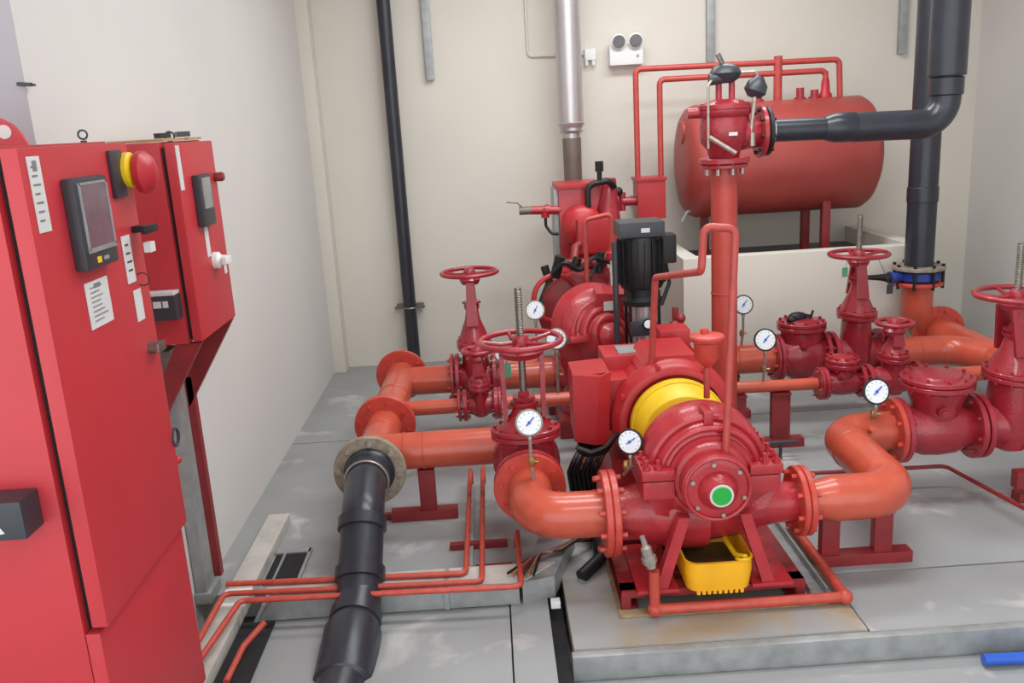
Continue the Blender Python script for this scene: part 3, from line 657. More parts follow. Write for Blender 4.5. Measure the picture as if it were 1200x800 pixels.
single('flue_pipe', MB().lathe((.678, 7.1, 1.44), Z_, [(0, .0705), (.405, .0745)], 32), 'steelb', 'brown heat-stained lower exhaust pipe between engine and cladding', 'flue', (.678, 7.1, 1.45))

# red box beside the tank with two pipes
t = W('fuel_filter_box', 'red upright rectangular box on the back wall left of the tank', 'box', (1.24, 6.8, 1.2))
t.part('box', MB().bb(1.13, 1.345, 6.72, 6.95, 1.21, 1.51, bev=.006), 'motor'); t.part('lid', MB().bb(1.12, 1.355, 6.71, 6.96, 1.50, 1.525, bev=.004), 'motor')
t.part('side_port', MB().cyl((1.02, 6.8, 1.35), (1.13, 6.8, 1.35), .035, n=14).cyl((1.02, 6.8, 1.28), (1.02, 6.8, 1.42), .028, n=14), 'crimson')
t.part('black_knob', MB().sphere((.99, 6.78, 1.43), .035, n=14), 'blackm')
t.part('bracket', MB().bb(1.18, 1.30, 6.95, YB-.002, 1.28, 1.34), 'galv')
single('tank_supply_pipe', MB().tube([(1.155, 6.85, 1.52), (1.155, 6.85, 2.325), (2.70, 6.85, 2.31), (2.715, 6.85, 2.02)], .022, n=14, bend=.04), 'pinkred', 'outer thin red pipe arching over the tank from the red box', 'pipe', (1.155, 6.85, 1.52), 'thin red pipes over the tank')
single('tank_return_pipe', MB().tube([(1.335, 6.85, 1.52), (1.335, 6.85, 2.24), (2.60, 6.85, 2.235), (2.60, 6.85, 2.06)], .022, n=14, bend=.04), 'pinkred', 'inner thin red pipe arching over the tank from the red box', 'pipe', (1.335, 6.85, 1.52), 'thin red pipes over the tank')
# fuel tank
t = W('fuel_tank', 'large horizontal red cylindrical tank on legs behind the low wall', 'tank', (2.2, 6.85, .84))
TZ, TR = 1.615, .425
t.part('shell', MB().lathe((1.49, 6.85, TZ), X_, [(0, .0001), (.0, TR*.55), (.02, TR*.82), (.05, TR*.94), (.10, TR), (1.36, TR), (1.40, TR*.94), (1.43, TR*.82), (1.45, TR*.55), (1.45, .0001)], 64), 'tank')
for xx in (1.72, 2.54):
    for yy in (6.62, 7.05):
        t.part('leg', MB().bb(xx-.03, xx+.03, yy-.03, yy+.03, .842, 1.36, bev=.003), 'darkred')
t.part('manhole', MB().lathe((1.52, 6.80, 1.84), (-1, 0, 0), [(0, .085), (.035, .085), (.042, .078)], 24), 'tank')
t.part('vent_pipe', MB().cyl((2.235, 6.85, 2.0), (2.235, 6.85, 2.36), .032, n=16), 'pinkred')
for xx, hh in ((2.08, .05), (2.40, .07), (2.51, .05)):
    t.part('port', MB().lathe((xx, 6.83, 2.02), Z_, [(0, .045), (.03, .045), (.032, .03), (.03+hh, .03)], 12), 'crimson')
t.part('breather', MB().lathe((2.60, 6.85, 2.03), Z_, [(0, .05), (.03, .05), (.05, .035), (.12, .03), (.16, .02), (.2, .02)], 14), 'red')
t.part('drain_stub', MB().tube([(1.60, 6.75, 1.26), (1.50, 6.70, 1.25), (1.46, 6.69, 1.18)], .012, n=8), 'galv')

# jockey pump
jx, jy_ = .872, 5.12
t = W('jockey_pump', 'black vertical multistage jockey pump with finned motor on top', 'pump', (jx, jy_, 0))
t.part('base', MB().bb(jx-.12, jx+.12, jy_-.12, jy_+.12, -.038, .1, bev=.01), 'crimson')
t.t.location.z = .04
t.part('pump_foot', MB().lathe((jx, jy_, .10), Z_, [(0, .10), (.06, .11), (.2, .11), (.24, .085)], 24), 'blackm')
t.part('sleeve', MB().cyl((jx, jy_, .34), (jx, jy_, .90), .075, n=28), 'alu', label='bright stainless pump sleeve')
tr = MB()
for (a, b_) in ((-1, -1), (1, -1), (-1, 1), (1, 1)): tr.cyl((jx+a*.085, jy_+b_*.085, .3), (jx+a*.085, jy_+b_*.085, .95), .01, n=8)
t.part('tie_rods', tr, 'blackm', stuff=True)
t.part('motor_stool', MB().lathe((jx, jy_, .86), Z_, [(0, .12), (.03, .125), (.05, .10), (.10, .10), (.12, .13)], 24), 'blackm')
mm = t.part('motor', MB().lathe((jx, jy_, .96), Z_, [(0, .12), (.02, .13), (.3, .13), (.32, .118)], 32), 'blackm')
fn = MB()
for k in range(20):
    a = 2*PI*k/20; d = V((math.cos(a), math.sin(a), 0)); fn.box(V((jx, jy_, 1.12))+d*.133, (.02, .004, .26), axes=(d, V((-d.y, d.x, 0)), V((0, 0, 1))))
t.part('motor_fins', fn, 'blackm', mm, stuff=True)
t.part('motor_cowl', MB().bb(jx-.145, jx+.12, jy_-.135, jy_+.10, 1.27, 1.36, bev=.015), 'dgrey')
t.part('nameplate', MB().bb(jx-.02, jx+.03, jy_-.139, jy_-.135, 1.30, 1.325), 'label')
t.part('terminal_box', MB().bb(jx+.11, jx+.20, jy_-.07, jy_+.07, 1.10, 1.27, bev=.02), 'blackm')
t.part('side_hose', MB().tube([(jx+.14, jy_, 1.12), (jx+.16, jy_-.03, .98), (jx+.10, jy_-.08, .86)], .012, n=8, bend=.04), 'blackm')
t.part('pressure_switch', MB().bb(jx-.10, jx+.06, jy_-.18, jy_-.12, .70, .78, bev=.01), 'dgrey')
gp = t.part('small_dial', MB().disc((jx-.0, jy_-.185, .775), (0, -1, .1), .032, .02), 'blackm'); t.part('dial_face', MB().disc((jx, jy_-.197, .775), (0, -1, .1), .024, .003, ch=.001), 'dial', gp)
t.part('head_pipe', MB().tube([(jx-.17, jy_-.10, .30), (jx-.17, jy_-.10, 1.25)], .018, n=10), 'dgrey')

# ------------------------------------------------------------------ back discharge line
t = W('pump_outlet_pipe', 'orange-red outlet pipe left of the far check valve', 'pipe', (1.4, 5.5, ZP))
t.part('pipe', weld(MB().cyl((.95, 5.5, ZP+.02), (1.80, 5.5, ZP+.02), RP), (1.55, 5.5, ZP+.02), X_, RP), 'orange')
flange(t, (1.795, 5.5, ZP+.02), X_, .155, .022, m='crimson')
check_valve('crimson far check valve with a black cap lying on its round lid', (1.975, 5.5, ZP+.02), L=.165, RF=.155, rp=.11, bul=1.45, zl=.215, rl=.155)
single('black_rag', MB().sphere((1.945, 5.49, .665), .055, sx=1.15, sy=.8, sz=.6, n=14).sphere((2.00, 5.5, .655), .04, sx=1.1, sz=.6, n=12).sphere((1.90, 5.47, .655), .035, sz=.7, n=12).cyl((2.03, 5.5, .64), (2.05, 5.5, .70), .008, n=8), 'blackm', 'dark crumpled cloth lying on the lid of the far check valve', 'cloth', (1.95, 5.5, .645))
gate_valve('gate_valve', 'crimson far gate valve with thin bare stem in front of the low wall', (2.335, 5.5, ZP+.01), 0, L=.17, RF=.16, rp=.098, zb=.26, hb=.17, zw=.66, R=.18, stem=.25)
# mid line
t = W('jockey_discharge_pipe', 'thin orange-red horizontal pipe right of the tall riser', 'pipe', (1.6, 4.95, ZP))
t.part('pipe', MB().cyl((1.02, 4.95, ZP+.01), (1.88, 4.95, ZP), .036), 'orange')
flange(t, (1.893, 4.95, ZP), X_, .098, .02, m='crimson', nb=4)
check_valve('small crimson check valve at the end of the thin horizontal pipe', (2.03, 4.95, ZP), L=.125, RF=.098, rp=.06, bul=1.3, zl=.13, rl=.10)
gate_valve('small_gate_valve', 'small crimson gate valve with its own wheel in front of the orange header', (2.33, 4.95, ZP), 0, L=.16, RF=.10, rp=.07, zb=.13, hb=.09, zw=.345, R=.098, stem=.02)
single('header_link_pipe', MB().cyl((2.50, 4.95, ZP), (3.04, 4.95, ZP), .045), 'orange', 'short orange-red pipe from small gate valve to the discharge header', 'pipe', (2.8, 4.95, ZP))
post_stand('red steel post standing behind the front discharge flange under thin pipe', 'pipe_support', (1.66,), (1.52, 1.8), .332, 4.95, pw=.11)
post_stand('red steel post between the riser and the thin-pipe post', 'pipe_support', (1.40,), (1.28, 1.50), .332, 4.95, pw=.10)
post_stand('dark red steel post under the far outlet pipe', 'pipe_support', (1.52,), (1.40, 1.64), ZP-RP+.005, 5.5, pw=.09)

# ------------------------------------------------------------------ tall riser with relief valve
t = W('riser_pipe', 'tall vertical orange-red riser pipe behind the front pump', 'pipe', (1.28, 4.8, 0))
t.part('pipe', weld(MB().cyl((1.285, 4.8, .05), (1.28, 4.8, 1.70), .071, n=28), (1.28, 4.8, 1.0), Z_, .071), 'riser')
t.part('flange', MB().disc((1.28, 4.8, 1.70), Z_, .125, .022), 'crimson')
t.part('flange_bolts', MB().bolts((1.28, 4.8, 1.69), Z_, .10, 8, br=.010, t=.07), 'bolt', stuff=True)
t.part('foot_flange', MB().disc((1.285, 4.8, .012), Z_, .12, .022), 'darkred')
t = W('relief_valve', 'crimson pilot-operated relief valve with black pilots on top of the riser', 'valve', (1.28, 4.8, 1.72))
t.part('flange', MB().disc((1.28, 4.8, 1.729), Z_, .135, .03), 'crimson')
t.part('body', MB().lathe((1.28, 4.8, 1.745), Z_, [(0, .08), (.04, .09), (.08, .125), (.16, .135), (.21, .125), (.23, .14), (.25, .14)], 32), 'crimson')
t.part('outlet', MB().lathe((1.30, 4.8, 1.87), X_, [(0, .10), (.10, .09), (.17, .08)], 28), 'crimson')
t.part('flange', MB().disc((1.475, 4.8, 1.87), X_, .138, .026), 'crimson')
t.part('flange_bolts', MB().bolts((1.49, 4.8, 1.87), X_, .113, 8, br=.011, t=.08), 'blackm', stuff=True)
t.part('bonnet', MB().disc((1.28, 4.8, 2.01), Z_, .14, .03).lathe((1.28, 4.8, 2.02), Z_, [(0, .12), (.02, .10), (.03, .05)], 28), 'crimson')
t.part('bonnet_bolts', MB().bolts((1.28, 4.8, 2.0), Z_, .122, 8, br=.01, t=.06), 'crimson', stuff=True)
t.part('side_lug', MB().cyl((1.08, 4.8, 1.985), (1.18, 4.8, 1.985), .028, n=12), 'crimson')
for xx in (1.245, 1.315): t.part('pilot_post', MB().cyl((xx, 4.78, 2.03), (xx, 4.78, 2.15), .017, n=10), 'crimson')
t.part('pilot_head', MB().lathe((1.28, 4.78, 2.13), Z_, [(0, .04), (.02, .07), (.05, .085), (.08, .07), (.10, .03)], 20, sy=.8).cyl((1.19, 4.76, 2.15), (1.28, 4.76, 2.16), .03, n=12), 'dgrey')
t.part('pilot_spindle', MB().tube([(1.27, 4.78, 2.22), (1.24, 4.78, 2.28)], .014, n=8), 'steel')
t.part('pilot_valve', MB().lathe((1.42, 4.76, 2.05), V((.4, 0, 1)), [(0, .03), (.03, .06), (.07, .055), (.11, .02)], 16), 'dgrey')
t.part('sensing_tube', MB().tube([(1.40, 4.72, 1.86), (1.42, 4.72, 2.05)], .010, n=8).cyl((1.41, 4.72, 1.80), (1.41, 4.72, 1.87), .015, n=8), 'bolt')
t.part('sensing_tube', MB().tube([(1.17, 4.70, 1.80), (1.17, 4.70, 2.12), (1.20, 4.74, 2.15)], .007, n=8, bend=.02), 'bolt')
t.part('sensing_tube', MB().tube([(1.17, 4.68, 1.86), (1.30, 4.64, 1.77)], .013, n=8), 'bolt')
t.part('sensing_tube', MB().tube([(1.33, 4.78, 2.18), (1.45, 4.78, 2.18), (1.45, 4.78, 2.13)], .007, n=8, bend=.02), 'bolt')
t.part('label_plate', MB().box((1.29, 4.66, 1.87), (.045, .006, .018)), 'label')
# black upper pipe
t = W('black_overhead_pipe', 'black plastic pipe from the relief valve turning up at the right', 'pipe', (2.0, 4.8, 1.87))
t.part('stub_flange', MB().disc((1.507, 4.8, 1.87), X_, .13, .024), 'blackm')
t.part('white_ring', MB().disc((1.535, 4.8, 1.87), X_, .066, .02), 'white', label='white gasket ring')
t.part('pipe', MB().cyl((1.54, 4.8, 1.87), (1.86, 4.8, 1.865), .060, n=28), 'black')
t.part('coupling', MB().lathe((1.82, 4.8, 1.866), X_, [(0, .062), (.05, .078), (.16, .080), (.17, .074)], 32), 'black')
t.part('pipe_bend', MB().tube([(1.98, 4.8, 1.862), (2.475, 4.8, 1.855), (2.475, 4.8, 3.75)], .078, n=32, bend=.13, seg=10), 'black')
t.part('coupling', MB().lathe((2.475, 4.8, 2.0), Z_, [(0, .08), (.006, .088), (.09, .088), (.096, .08)], 32), 'black')
t.part('coupling', MB().lathe((2.475, 4.8, 2.10), Z_, [(0, .092), (.004, .096), (1.6, .096)], 32), 'black')
# riser with butterfly valve
rx, ry = 2.975, 6.0
t = W('black_riser_pipe', 'black vertical plastic pipe rising from the blue butterfly valve', 'pipe', (rx, ry, .85))
t.part('pipe', MB().cyl((rx, ry, .86), (rx, ry, 3.78), .096, n=32), 'black')
t.part('coupling', MB().lathe((rx, ry, 1.30), Z_, [(0, .098), (.004, .102), (.10, .102), (.104, .098)], 32), 'black')
t.part('flange', MB().disc((rx, ry, .845), Z_, .175, .026), 'cast', label='grey galvanised flange')
t = W('butterfly_valve', 'blue butterfly valve with black lever below the black riser', 'valve', (rx, ry, .77))
t.part('body', MB().lathe((rx, ry, .755), Z_, [(0, .135), (.01, .145), (.06, .145), (.072, .135)], 36), 'blue')
t.part('shaft_neck', MB().cyl((rx-.13, ry-.03, .79), (rx-.22, ry-.05, .79), .032, n=14).lathe((rx-.20, ry-.045, .79), (-1, -.2, 0), [(0, .045), (.03, .045)], 12), 'blue')
t.part('lever', MB().tube([(rx-.22, ry-.05, .79), (rx-.30, ry-.06, .80), (rx-.46, ry-.09, .815)], [.035, .022, .012], n=10), 'blackm')
t.part('flange_bolts', MB().bolts((rx, ry, .79), Z_, .158, 8, br=.013, t=.17), 'blackm', stuff=True)
t = W('riser_elbow_pipe', 'orange-red elbow linking the blue valve down to the header', 'pipe', (rx, ry, ZP))
t.part('flange', MB().disc((rx, ry, .735), Z_, .165, .026), 'orange2')
t.part('pipe', MB().tube([(rx, ry, .74), (rx, ry, .50), (rx+.10, ry+.06, ZP), (3.12, ry+.10, ZP)], RP+.008, n=28, bend=.12), 'orange')
t.part('pipe_end', MB().cyl((3.12, 5.97, ZP), (3.12, 6.14, ZP), RP), 'orange')

# ------------------------------------------------------------------ thin loop pipe and air vent on the front pump
t = W('bleed_pipe_loop', 'thin orange-red bleed pipe looping up from front pump cover beside the riser', 'pipe', (.9, 3.3, .7))
t.part('pipe', MB().tube([(.872, 3.24, .68), (.924, 3.3, 1.556), (.804, 3.3, 1.573), (.793, 3.3, 1.40), (.736, 3.95, 1.268), (.721, 4.0, .845)], .0155, n=12, bend=.03, seg=5), 'pinkred')
for m_ in range(0): pass
air = W('air_release_valve', 'orange-red cup-shaped air release valve on a rod above the pump', 'valve', (.886, 3.6, .8))
air.part('rod', MB().cyl((.886, 3.6, .79), (.886, 3.6, .95), .014, n=12), 'pinkred')
air.part('cup', MB().lathe((.886, 3.6, .93), Z_, [(0, .02), (.015, .035), (.04, .05), (.11, .056), (.118, .072), (.132, .076), (.14, .072), (.146, .05), (.15, .02)], 32), 'orange2')
air.part('top_plug', MB().lathe((.876, 3.6, 1.078), Z_, [(0, .018), (.02, .018)], 6), 'orange2')

# ------------------------------------------------------------------ gauges
gauge('round white gauge above the near orange suction elbow', (.109, 3.60, .729), (.115, 3.60, .46), needle=.75)
gauge('white gauge right of the near gate valve wheel', (.335, 4.95, .755), (.335, 4.97, .42), r=.06, needle=.6)
gauge('white gauge above the near gate valve wheel, furthest left at the back', (.245, 5.5, .815), (.25, 5.52, .475), r=.06, needle=.5, valve=False)
gauge('black-rimmed gauge at the left shoulder of the front pump casing', (.527, 3.46, .665), (.50, 3.50, .50), face=(-.45, -1, .25), r=.052, case='blackm', needle=.9)
gauge('black-rimmed gauge standing on the S-shaped discharge pipe', (1.83, 4.05, .615), (1.83, 4.08, .45), r=.062, case='blackm', needle=.8)
gauge('black-rimmed gauge left of the far check valve', (1.553, 4.92, .678), (1.555, 4.95, .41), r=.063, case='blackm', needle=.75)
gauge('dark-rimmed gauge right of the tall riser, highest of its side', (1.58, 5.46, .775), (1.58, 5.5, .485), r=.060, case='dgrey', needle=.7)
gauge_small = gauge('tiny white gauge beside the small bypass valve', (.0, 5.40, .56), (.0, 5.45, .45), r=.03, case='bolt', valve=False)
single('hanging_tag', MB().box((.03, 4.20, .80), (.045, .004, .075)).tube([(.03, 4.2, .83), (.035, 4.0, .95)], .002, n=4), 'greentag', 'green paper tag hanging by the near gate valve stem', 'tag', (.03, 4.2, .8), 'tags hanging from the valves')
single('hanging_tag', MB().box((2.20, 5.38, .96), (.035, .004, .06)).tube([(2.20, 5.38, .98), (2.24, 5.45, 1.02)], .002, n=4), 'greentag', 'green tag hanging from the far right gate valve wheel', 'tag', (2.2, 5.38, .96), 'tags hanging from the valves')
single('hanging_tag', MB().box((2.50, 5.40, .83), (.04, .004, .06)).tube([(2.50, 5.4, .86), (2.44, 5.46, 1.03)], .002, n=4), 'dgrey', 'small dark square tag right of the far gate valve yoke', 'tag', (2.56, 5.4, .83), 'tags hanging from the valves')
single('small_regulator', MB().lathe((1.035, 4.95, .77), (0, -1, .2), [(0, .05), (.02, .055), (.05, .05), (.06, .03)], 20).cyl((1.035, 4.95, .40), (1.035, 4.95, .90), .018, n=10).sphere((1.06, 4.92, .84), .03, n=12), 'darkred', 'small dark red regulator with round cap behind the motor', 'regulator', (1.035, 4.95, .425))

# ------------------------------------------------------------------ cabinets
def cabinet_label(t, x, y0, y1, z0, z1, parent, lines=5, name='paper_label', skew=0):
    p = t.part(name, MB().bb(x, x+.003, y0, y1, z0, z1), 'label', parent, label='white printed label')
    return p
def rules(t, x, y0, y1, z0, z1, n, host=None):
    mb = MB(); h = (z1-z0)/(n+1)
    for k in range(n):
        zz = z1-h*(k+.9); e = y0+(y1-y0)*random.uniform(.55, .9)
        mb.bb(x, x+.0012, y0+(y1-y0)*.12, e, zz-h*.10, zz+h*.10)
    return mb
CX = -1.08; CY0, CY1 = 2.09, 2.735
t = W('pump_controller_cabinet', 'large red floor-standing pump controller cabinet at the left edge', 'cabinet', (-1.4, 2.4, 0))
t.part('body', MB().bb(-1.72, CX-.062, CY0, CY1, .16, 2.012, bev=.004), 'cab')
t.part('door_gap_shade', MB().bb(CX-.062, CX-.04, CY0+.03, CY1-.03, .18, 1.99), 'blackm')  # inset black strip painted as the shade in the door gap
t.part('plinth', MB().bb(-1.70, CX-.045, CY0+.012, CY1-.01, 0, .158), 'darkred')
d1 = t.part('door', MB().bb(CX-.042, CX, CY0+.006, CY1-.004, .765, 2.006, bev=.005), 'cab')
t.part('lower_panel', MB().bb(CX-.06, CX-.022, CY0+.001, CY1-.004, .165, .750, bev=.002), 'cab')
kx = CX+.001
l1 = t.part('paper_label', MB().bb(kx, kx+.002, 2.125, 2.185, 1.805, 1.985), 'label', d1, label='tall narrow white sticker')
l2 = t.part('paper_label', MB().bb(kx, kx+.002, 2.30, 2.44, 1.525, 1.650), 'label', d1, label='white paper sheet with print')
l3 = t.part('paper_label', MB().bb(kx, kx+.002, 2.575, 2.635, 1.60, 1.74), 'label', d1, label='white strip label')
l4 = t.part('paper_label', MB().bb(kx, kx+.002, 2.60, 2.655, 1.48, 1.575), 'label', d1, label='white strip label')
t.part('print_lines', rules(t, kx+.0024, 2.13, 2.18, 1.81, 1.98, 7).bb(kx+.0024, kx+.003, 2.145, 2.165, 1.95, 1.975), 'ink', d1, stuff=True)
t.part('print_lines', rules(t, kx+.0024, 2.31, 2.43, 1.53, 1.645, 8).bb(kx+.0024, kx+.003, 2.35, 2.39, 1.63, 1.642), 'ink', d1, stuff=True)
t.part('print_lines', rules(t, kx+.0024, 2.585, 2.63, 1.61, 1.735, 4), 'dgrey', d1, stuff=True)
dp = t.part('display_unit', MB().bb(CX, CX+.035, 2.27, 2.47, 1.685, 1.925, bev=.014), 'dgrey', d1, label='dark grey touchscreen unit')
t2 = t
t.part('isolator_plate', MB().bb(CX+.001, CX+.012, 2.575, 2.655, 1.85, 1.985, bev=.003), 'dgrey', d1)
t.part('isolator_yellow', MB().lathe((CX+.008, 2.68, 1.925), X_, [(0, .052), (.016, .052), (.022, .042)], 28), 'yellow', d1, label='yellow isolator collar')
t.part('isolator_knob', MB().lathe((CX+.022, 2.70, 1.915), X_, [(0, .03), (.012, .04), (.016, .062), (.034, .064), (.052, .05), (.064, .025)], 28), 'red', d1, label='red mushroom isolator knob')
t.part('door_latch', MB().bb(CX, CX+.05, 2.665, 2.705, 1.74, 1.76, bev=.004).bb(CX+.045, CX+.06, 2.62, 2.72, 1.738, 1.762, bev=.004), 'blackm', d1, label='black door latch')
t.part('hanging_tag', MB().bb(CX+.03, CX+.05, 2.66, 2.70, 1.68, 1.71), 'label', d1)
t.part('key_ring', MB().ring((CX+.012, 2.66, 1.60), (0, 1, .1), .02, .002, n=16, k=5), 'blackm', d1)
t.part('lock_button', MB().lathe((CX+.001, 2.505, 1.862), X_, [(0, .010), (.008, .010)], 12), 'white', d1)
t.part('door_handle', MB().lathe((CX, 2.66, 1.385), X_, [(0, .02), (.03, .02)], 12).bb(CX+.02, CX+.035, 2.64, 2.70, 1.37, 1.40, bev=.004), 'steel', d1)
t.part('screen', MB().bb(CX+.0352, CX+.038, 2.30, 2.445, 1.745, 1.905), 'screen', dp) if False else None
sc_ = MB().bb(CX+.0352, CX+.0375, 2.295, 2.45, 1.742, 1.905)
for v in sc_.bm.verts: v.co -= t.o
o = sc_.make('screen', 'screen', d1)
fr = MB().bb(CX+.0352, CX+.0392, 2.288, 2.296, 1.738, 1.91).bb(CX+.0352, CX+.0392, 2.449, 2.457, 1.738, 1.91).bb(CX+.0352, CX+.0392, 2.288, 2.457, 1.73, 1.742).bb(CX+.0352, CX+.0392, 2.288, 2.457, 1.905, 1.911)
t.part('screen_frame', fr, 'galv', d1)
t.part('keypad_mark', MB().bb(CX+.0352, CX+.037, 2.33, 2.352, 1.700, 1.716), 'yellow', d1).__setitem__('label', 'small yellow keypad mark')
t.part('keypad_mark', MB().bb(CX+.0352, CX+.037, 2.37, 2.40, 1.703, 1.713), 'galv', d1)
ey = t.part('lifting_eye', MB().ring((-1.20, 2.78-.06, 2.035), (.9, -1, 0), .013, .003, n=20, k=6).cyl((-1.20, 2.72, 2.0), (-1.20, 2.72, 2.018), .009, n=10), 'dgrey')
def lugm():
    pts = []
    cxl, czl = -1.268, 2.012
    prof = [(-.09, 0), (-.075, .03), (-.055, .055), (-.03, .07), (0, .074), (.03, .07), (.055, .055), (.075, .03), (.09, 0)]
    return MB().prism([(cxl+a, 2.35, czl+b_) for a, b_ in prof], (0, .012, 0)), (cxl+.035, 2.3485, czl+.036)
lg, lc = lugm()
lgo = t.part('lifting_lug', lg, 'cab'); t.part('lug_hole', MB().disc(lc, Y_, .018, .003, ch=.001), 'label', lgo)
bx = t.part('side_latch_box', MB().bb(-1.34, -1.185, CY0-.09, CY0, 1.075, 1.175, bev=.008), 'dgrey', label='dark grey plastic side box')
t.part('box_mark', MB().prism([(-1.275, CY0-.0915, 1.09), (-1.235, CY0-.0915, 1.095), (-1.258, CY0-.0915, 1.135)], (0, .001, 0)), 'label', bx)
t.part('rear_cable_knob', MB().ring((CX+.0, 2.745, 1.06), X_, .028, .006, n=20, k=6).lathe((CX-.02, 2.75, .98), X_, [(0, .01), (.02, .012)], 10), 'dgrey')
single('cable_entry_button', MB().sphere((CX-.005, 2.745, .98), .014, n=12), 'red', 'small red indicator low on the far edge of the big cabinet', 'indicator', (CX, 2.745, .98))
# second cabinet
DX = -1.15; DY0, DY1 = 3.335, 3.81
t = W('small_controller_cabinet', 'smaller red wall-mounted controller cabinet behind the large one', 'cabinet', (-1.3, 3.57, 1.23))
t.part('body', MB().bb(XL+.002, DX-.052, DY0, DY1, 1.235, 2.0, bev=.004), 'cab')
t.part('door_gap_shade', MB().bb(DX-.052, DX-.034, DY0+.02, DY1-.02, 1.25, 1.98), 'blackm')  # black strip again stands in for shade between door and body
d2 = t.part('door', MB().bb(DX-.036, DX, DY0+.004, DY1-.004, 1.24, 1.995, bev=.005), 'cab')
t.part('paper_label', MB().bb(DX+.001, DX+.003, 3.345, 3.385, 1.82, 1.985), 'label', d2, label='narrow white sticker')
t.part('paper_label', MB().bb(DX+.001, DX+.003, 3.54, 3.585, 1.54, 1.665), 'label', d2, label='narrow white sticker')
t.part('display_unit', MB().bb(DX, DX+.03, 3.48, 3.63, 1.665, 1.868, bev=.01), 'dgrey', d2)
t.part('screen', MB().bb(DX+.030, DX+.033, 3.505, 3.605, 1.735, 1.855), 'galv', d2)
t.part('indicator_knob', MB().lathe((DX, 3.775, 1.845), X_, [(0, .018), (.03, .02), (.04, .015)], 14), 'darkred', d2)
t.part('rotary_switch', MB().lathe((DX, 3.62, 1.515), X_, [(0, .035), (.02, .035), (.03, .022), (.05, .02)], 16).bb(DX+.04, DX+.06, 3.585, 3.66, 1.50, 1.53, bev=.004), 'white', d2, label='pale rotary switch')
t.part('small_label', MB().bb(DX+.001, DX+.003, 3.73, 3.765, 1.44, 1.50), 'label', d2)
bx = t.part('side_latch_box', MB().bb(-1.375, -1.205, DY0-.07, DY0, 1.345, 1.44, bev=.006), 'dgrey', label='dark grey plastic side box')
t.part('box_mark', MB().bb(-1.288, -1.258, DY0-.072, DY0-.07, 1.395, 1.42).bb(-1.252, -1.232, DY0-.072, DY0-.07, 1.395, 1.42), 'label', bx)
t.part('box_top', MB().bb(-1.37, -1.21, DY0-.065, DY0, 1.44, 1.452), 'label', bx)
t.part('eyebolt', MB().ring((-1.25, 3.60, 2.02), (0, 1, 0), .018, .004, n=16, k=5), 'dgrey')
single('cardboard_sheet', MB().bb(-1.40, -1.19, 3.36, 3.80, 2.002, 2.012), 'card', 'flat cardboard sheet on top of the small cabinet', 'cardboard', (-1.3, 3.58, 2.002))
single('cardboard_debris', MB().box((-1.22, 3.66, 2.026), (.05, .14, .02), rot=.4).box((-1.26, 3.55, 2.024), (.03, .06, .02), rot=-.4), 'dgrey', 'dark scrap of packing on the small cabinet top', 'scrap', (-1.22, 3.66, 2.014))
t = W('cabinet_stand', 'dark red angle-iron stand with sloping struts under the small cabinet', 'stand', (-1.38, 3.6, 0))
for yy in (3.37, 3.80):
    t.part('strut', MB().prism([(DX-.01, yy-.015, 1.232), (DX-.11, yy-.015, 1.232), (-1.405, yy-.015, .98), (-1.405, yy-.015, .84)], (0, .03, 0)), 'darkred')
t.part('leg', MB().bb(-1.418, -1.378, 3.785, 3.825, 0, .98), 'darkred')
t.part('leg', MB().bb(-1.418, -1.378, 3.36, 3.385, 0, .98), 'darkred') if False else None
t.part('rail', MB().bb(-1.418, -1.38, 3.37, 3.80, 1.17, 1.231), 'darkred')
t = W('galvanised_column', 'galvanised square duct standing on the floor below the small cabinet', 'duct', (-1.36, 3.62, 0))
t.part('column', MB().bb(-1.416, -1.365, 3.55, 3.66, .05, 1.16, bev=.004), 'galv')
t.part('shoe', MB().bb(-1.417, -1.345, 3.53, 3.68, .0, .05, bev=.004), 'galv')

# ------------------------------------------------------------------ floor trunking
t = W('floor_trunking', 'pale galvanised cable trunking along the left wall', 'trunking', (-1.22, 3.8, 0), 'steel cable trunking on the floor')
t.part('trunk', MB().bb(-1.275, -1.165, 2.6, 4.32, .0, .055, bev=.003), 'palesteel'); t.part('joint_strap', MB().bb(-1.28, -1.16, 3.40, 3.43, .05, .06), 'white')
t.part('joint_strap', MB().bb(-1.28, -1.16, 3.52, 3.545, .05, .059), 'white')
t = W('trench_opening', 'small floor trench beside the trunking, inner shade painted as a black sheet', 'trench', (-1.08, 3.82, 0))
t.part('pit_shade', MB().bb(-1.155, -1.0, 3.66, 3.96, .001, .004), 'dark')  # flat black sheet on the floor, painted as the trench's inner shade
t.part('frame_bar', MB().bb(-1.16, -.99, 3.95, 3.99, .0, .012).bb(-1.0, -.985, 3.62, 3.99, .0, .012).bb(-1.115, -1.105, 3.66, 3.96, .004, .014), 'galv')
t = W('floor_trunking', 'wide grey steel cable trunking crossing the floor in front of the red rods', 'trunking', (-.5, 3.42, 0), 'steel cable trunking on the floor')
t.part('trunk', MB().prism([(-1.10, 3.36, .0), (.02, 3.36, .0), (.02, 3.36, .10), (-1.02, 3.36, .10)], (0, .14, 0)), 'galv')
t.part('lid', MB().prism([(-1.03, 3.352, .10), (.03, 3.352, .10), (.19, 3.51, .10), (-1.10, 3.51, .10)], (0, 0, .008)), 'palesteel')
t.part('joint', MB().bb(-.30, -.28, 3.35, 3.51, .0, .109), 'galv')
t = W('floor_trunking', 'sloping grey trunking end running toward the motor cables', 'trunking', (.12, 3.55, 0), 'steel cable trunking on the floor')
t.part('trunk', MB().prism([(.035, 3.36, .0), (.175, 3.40, .0), (.30, 3.80, .0), (.14, 3.82, .0)], (0, 0, .098)), 'galv')
t.part('clamp', MB().bb(.15, .19, 3.30, 3.34, .0, .03, bev=.003), 'white')
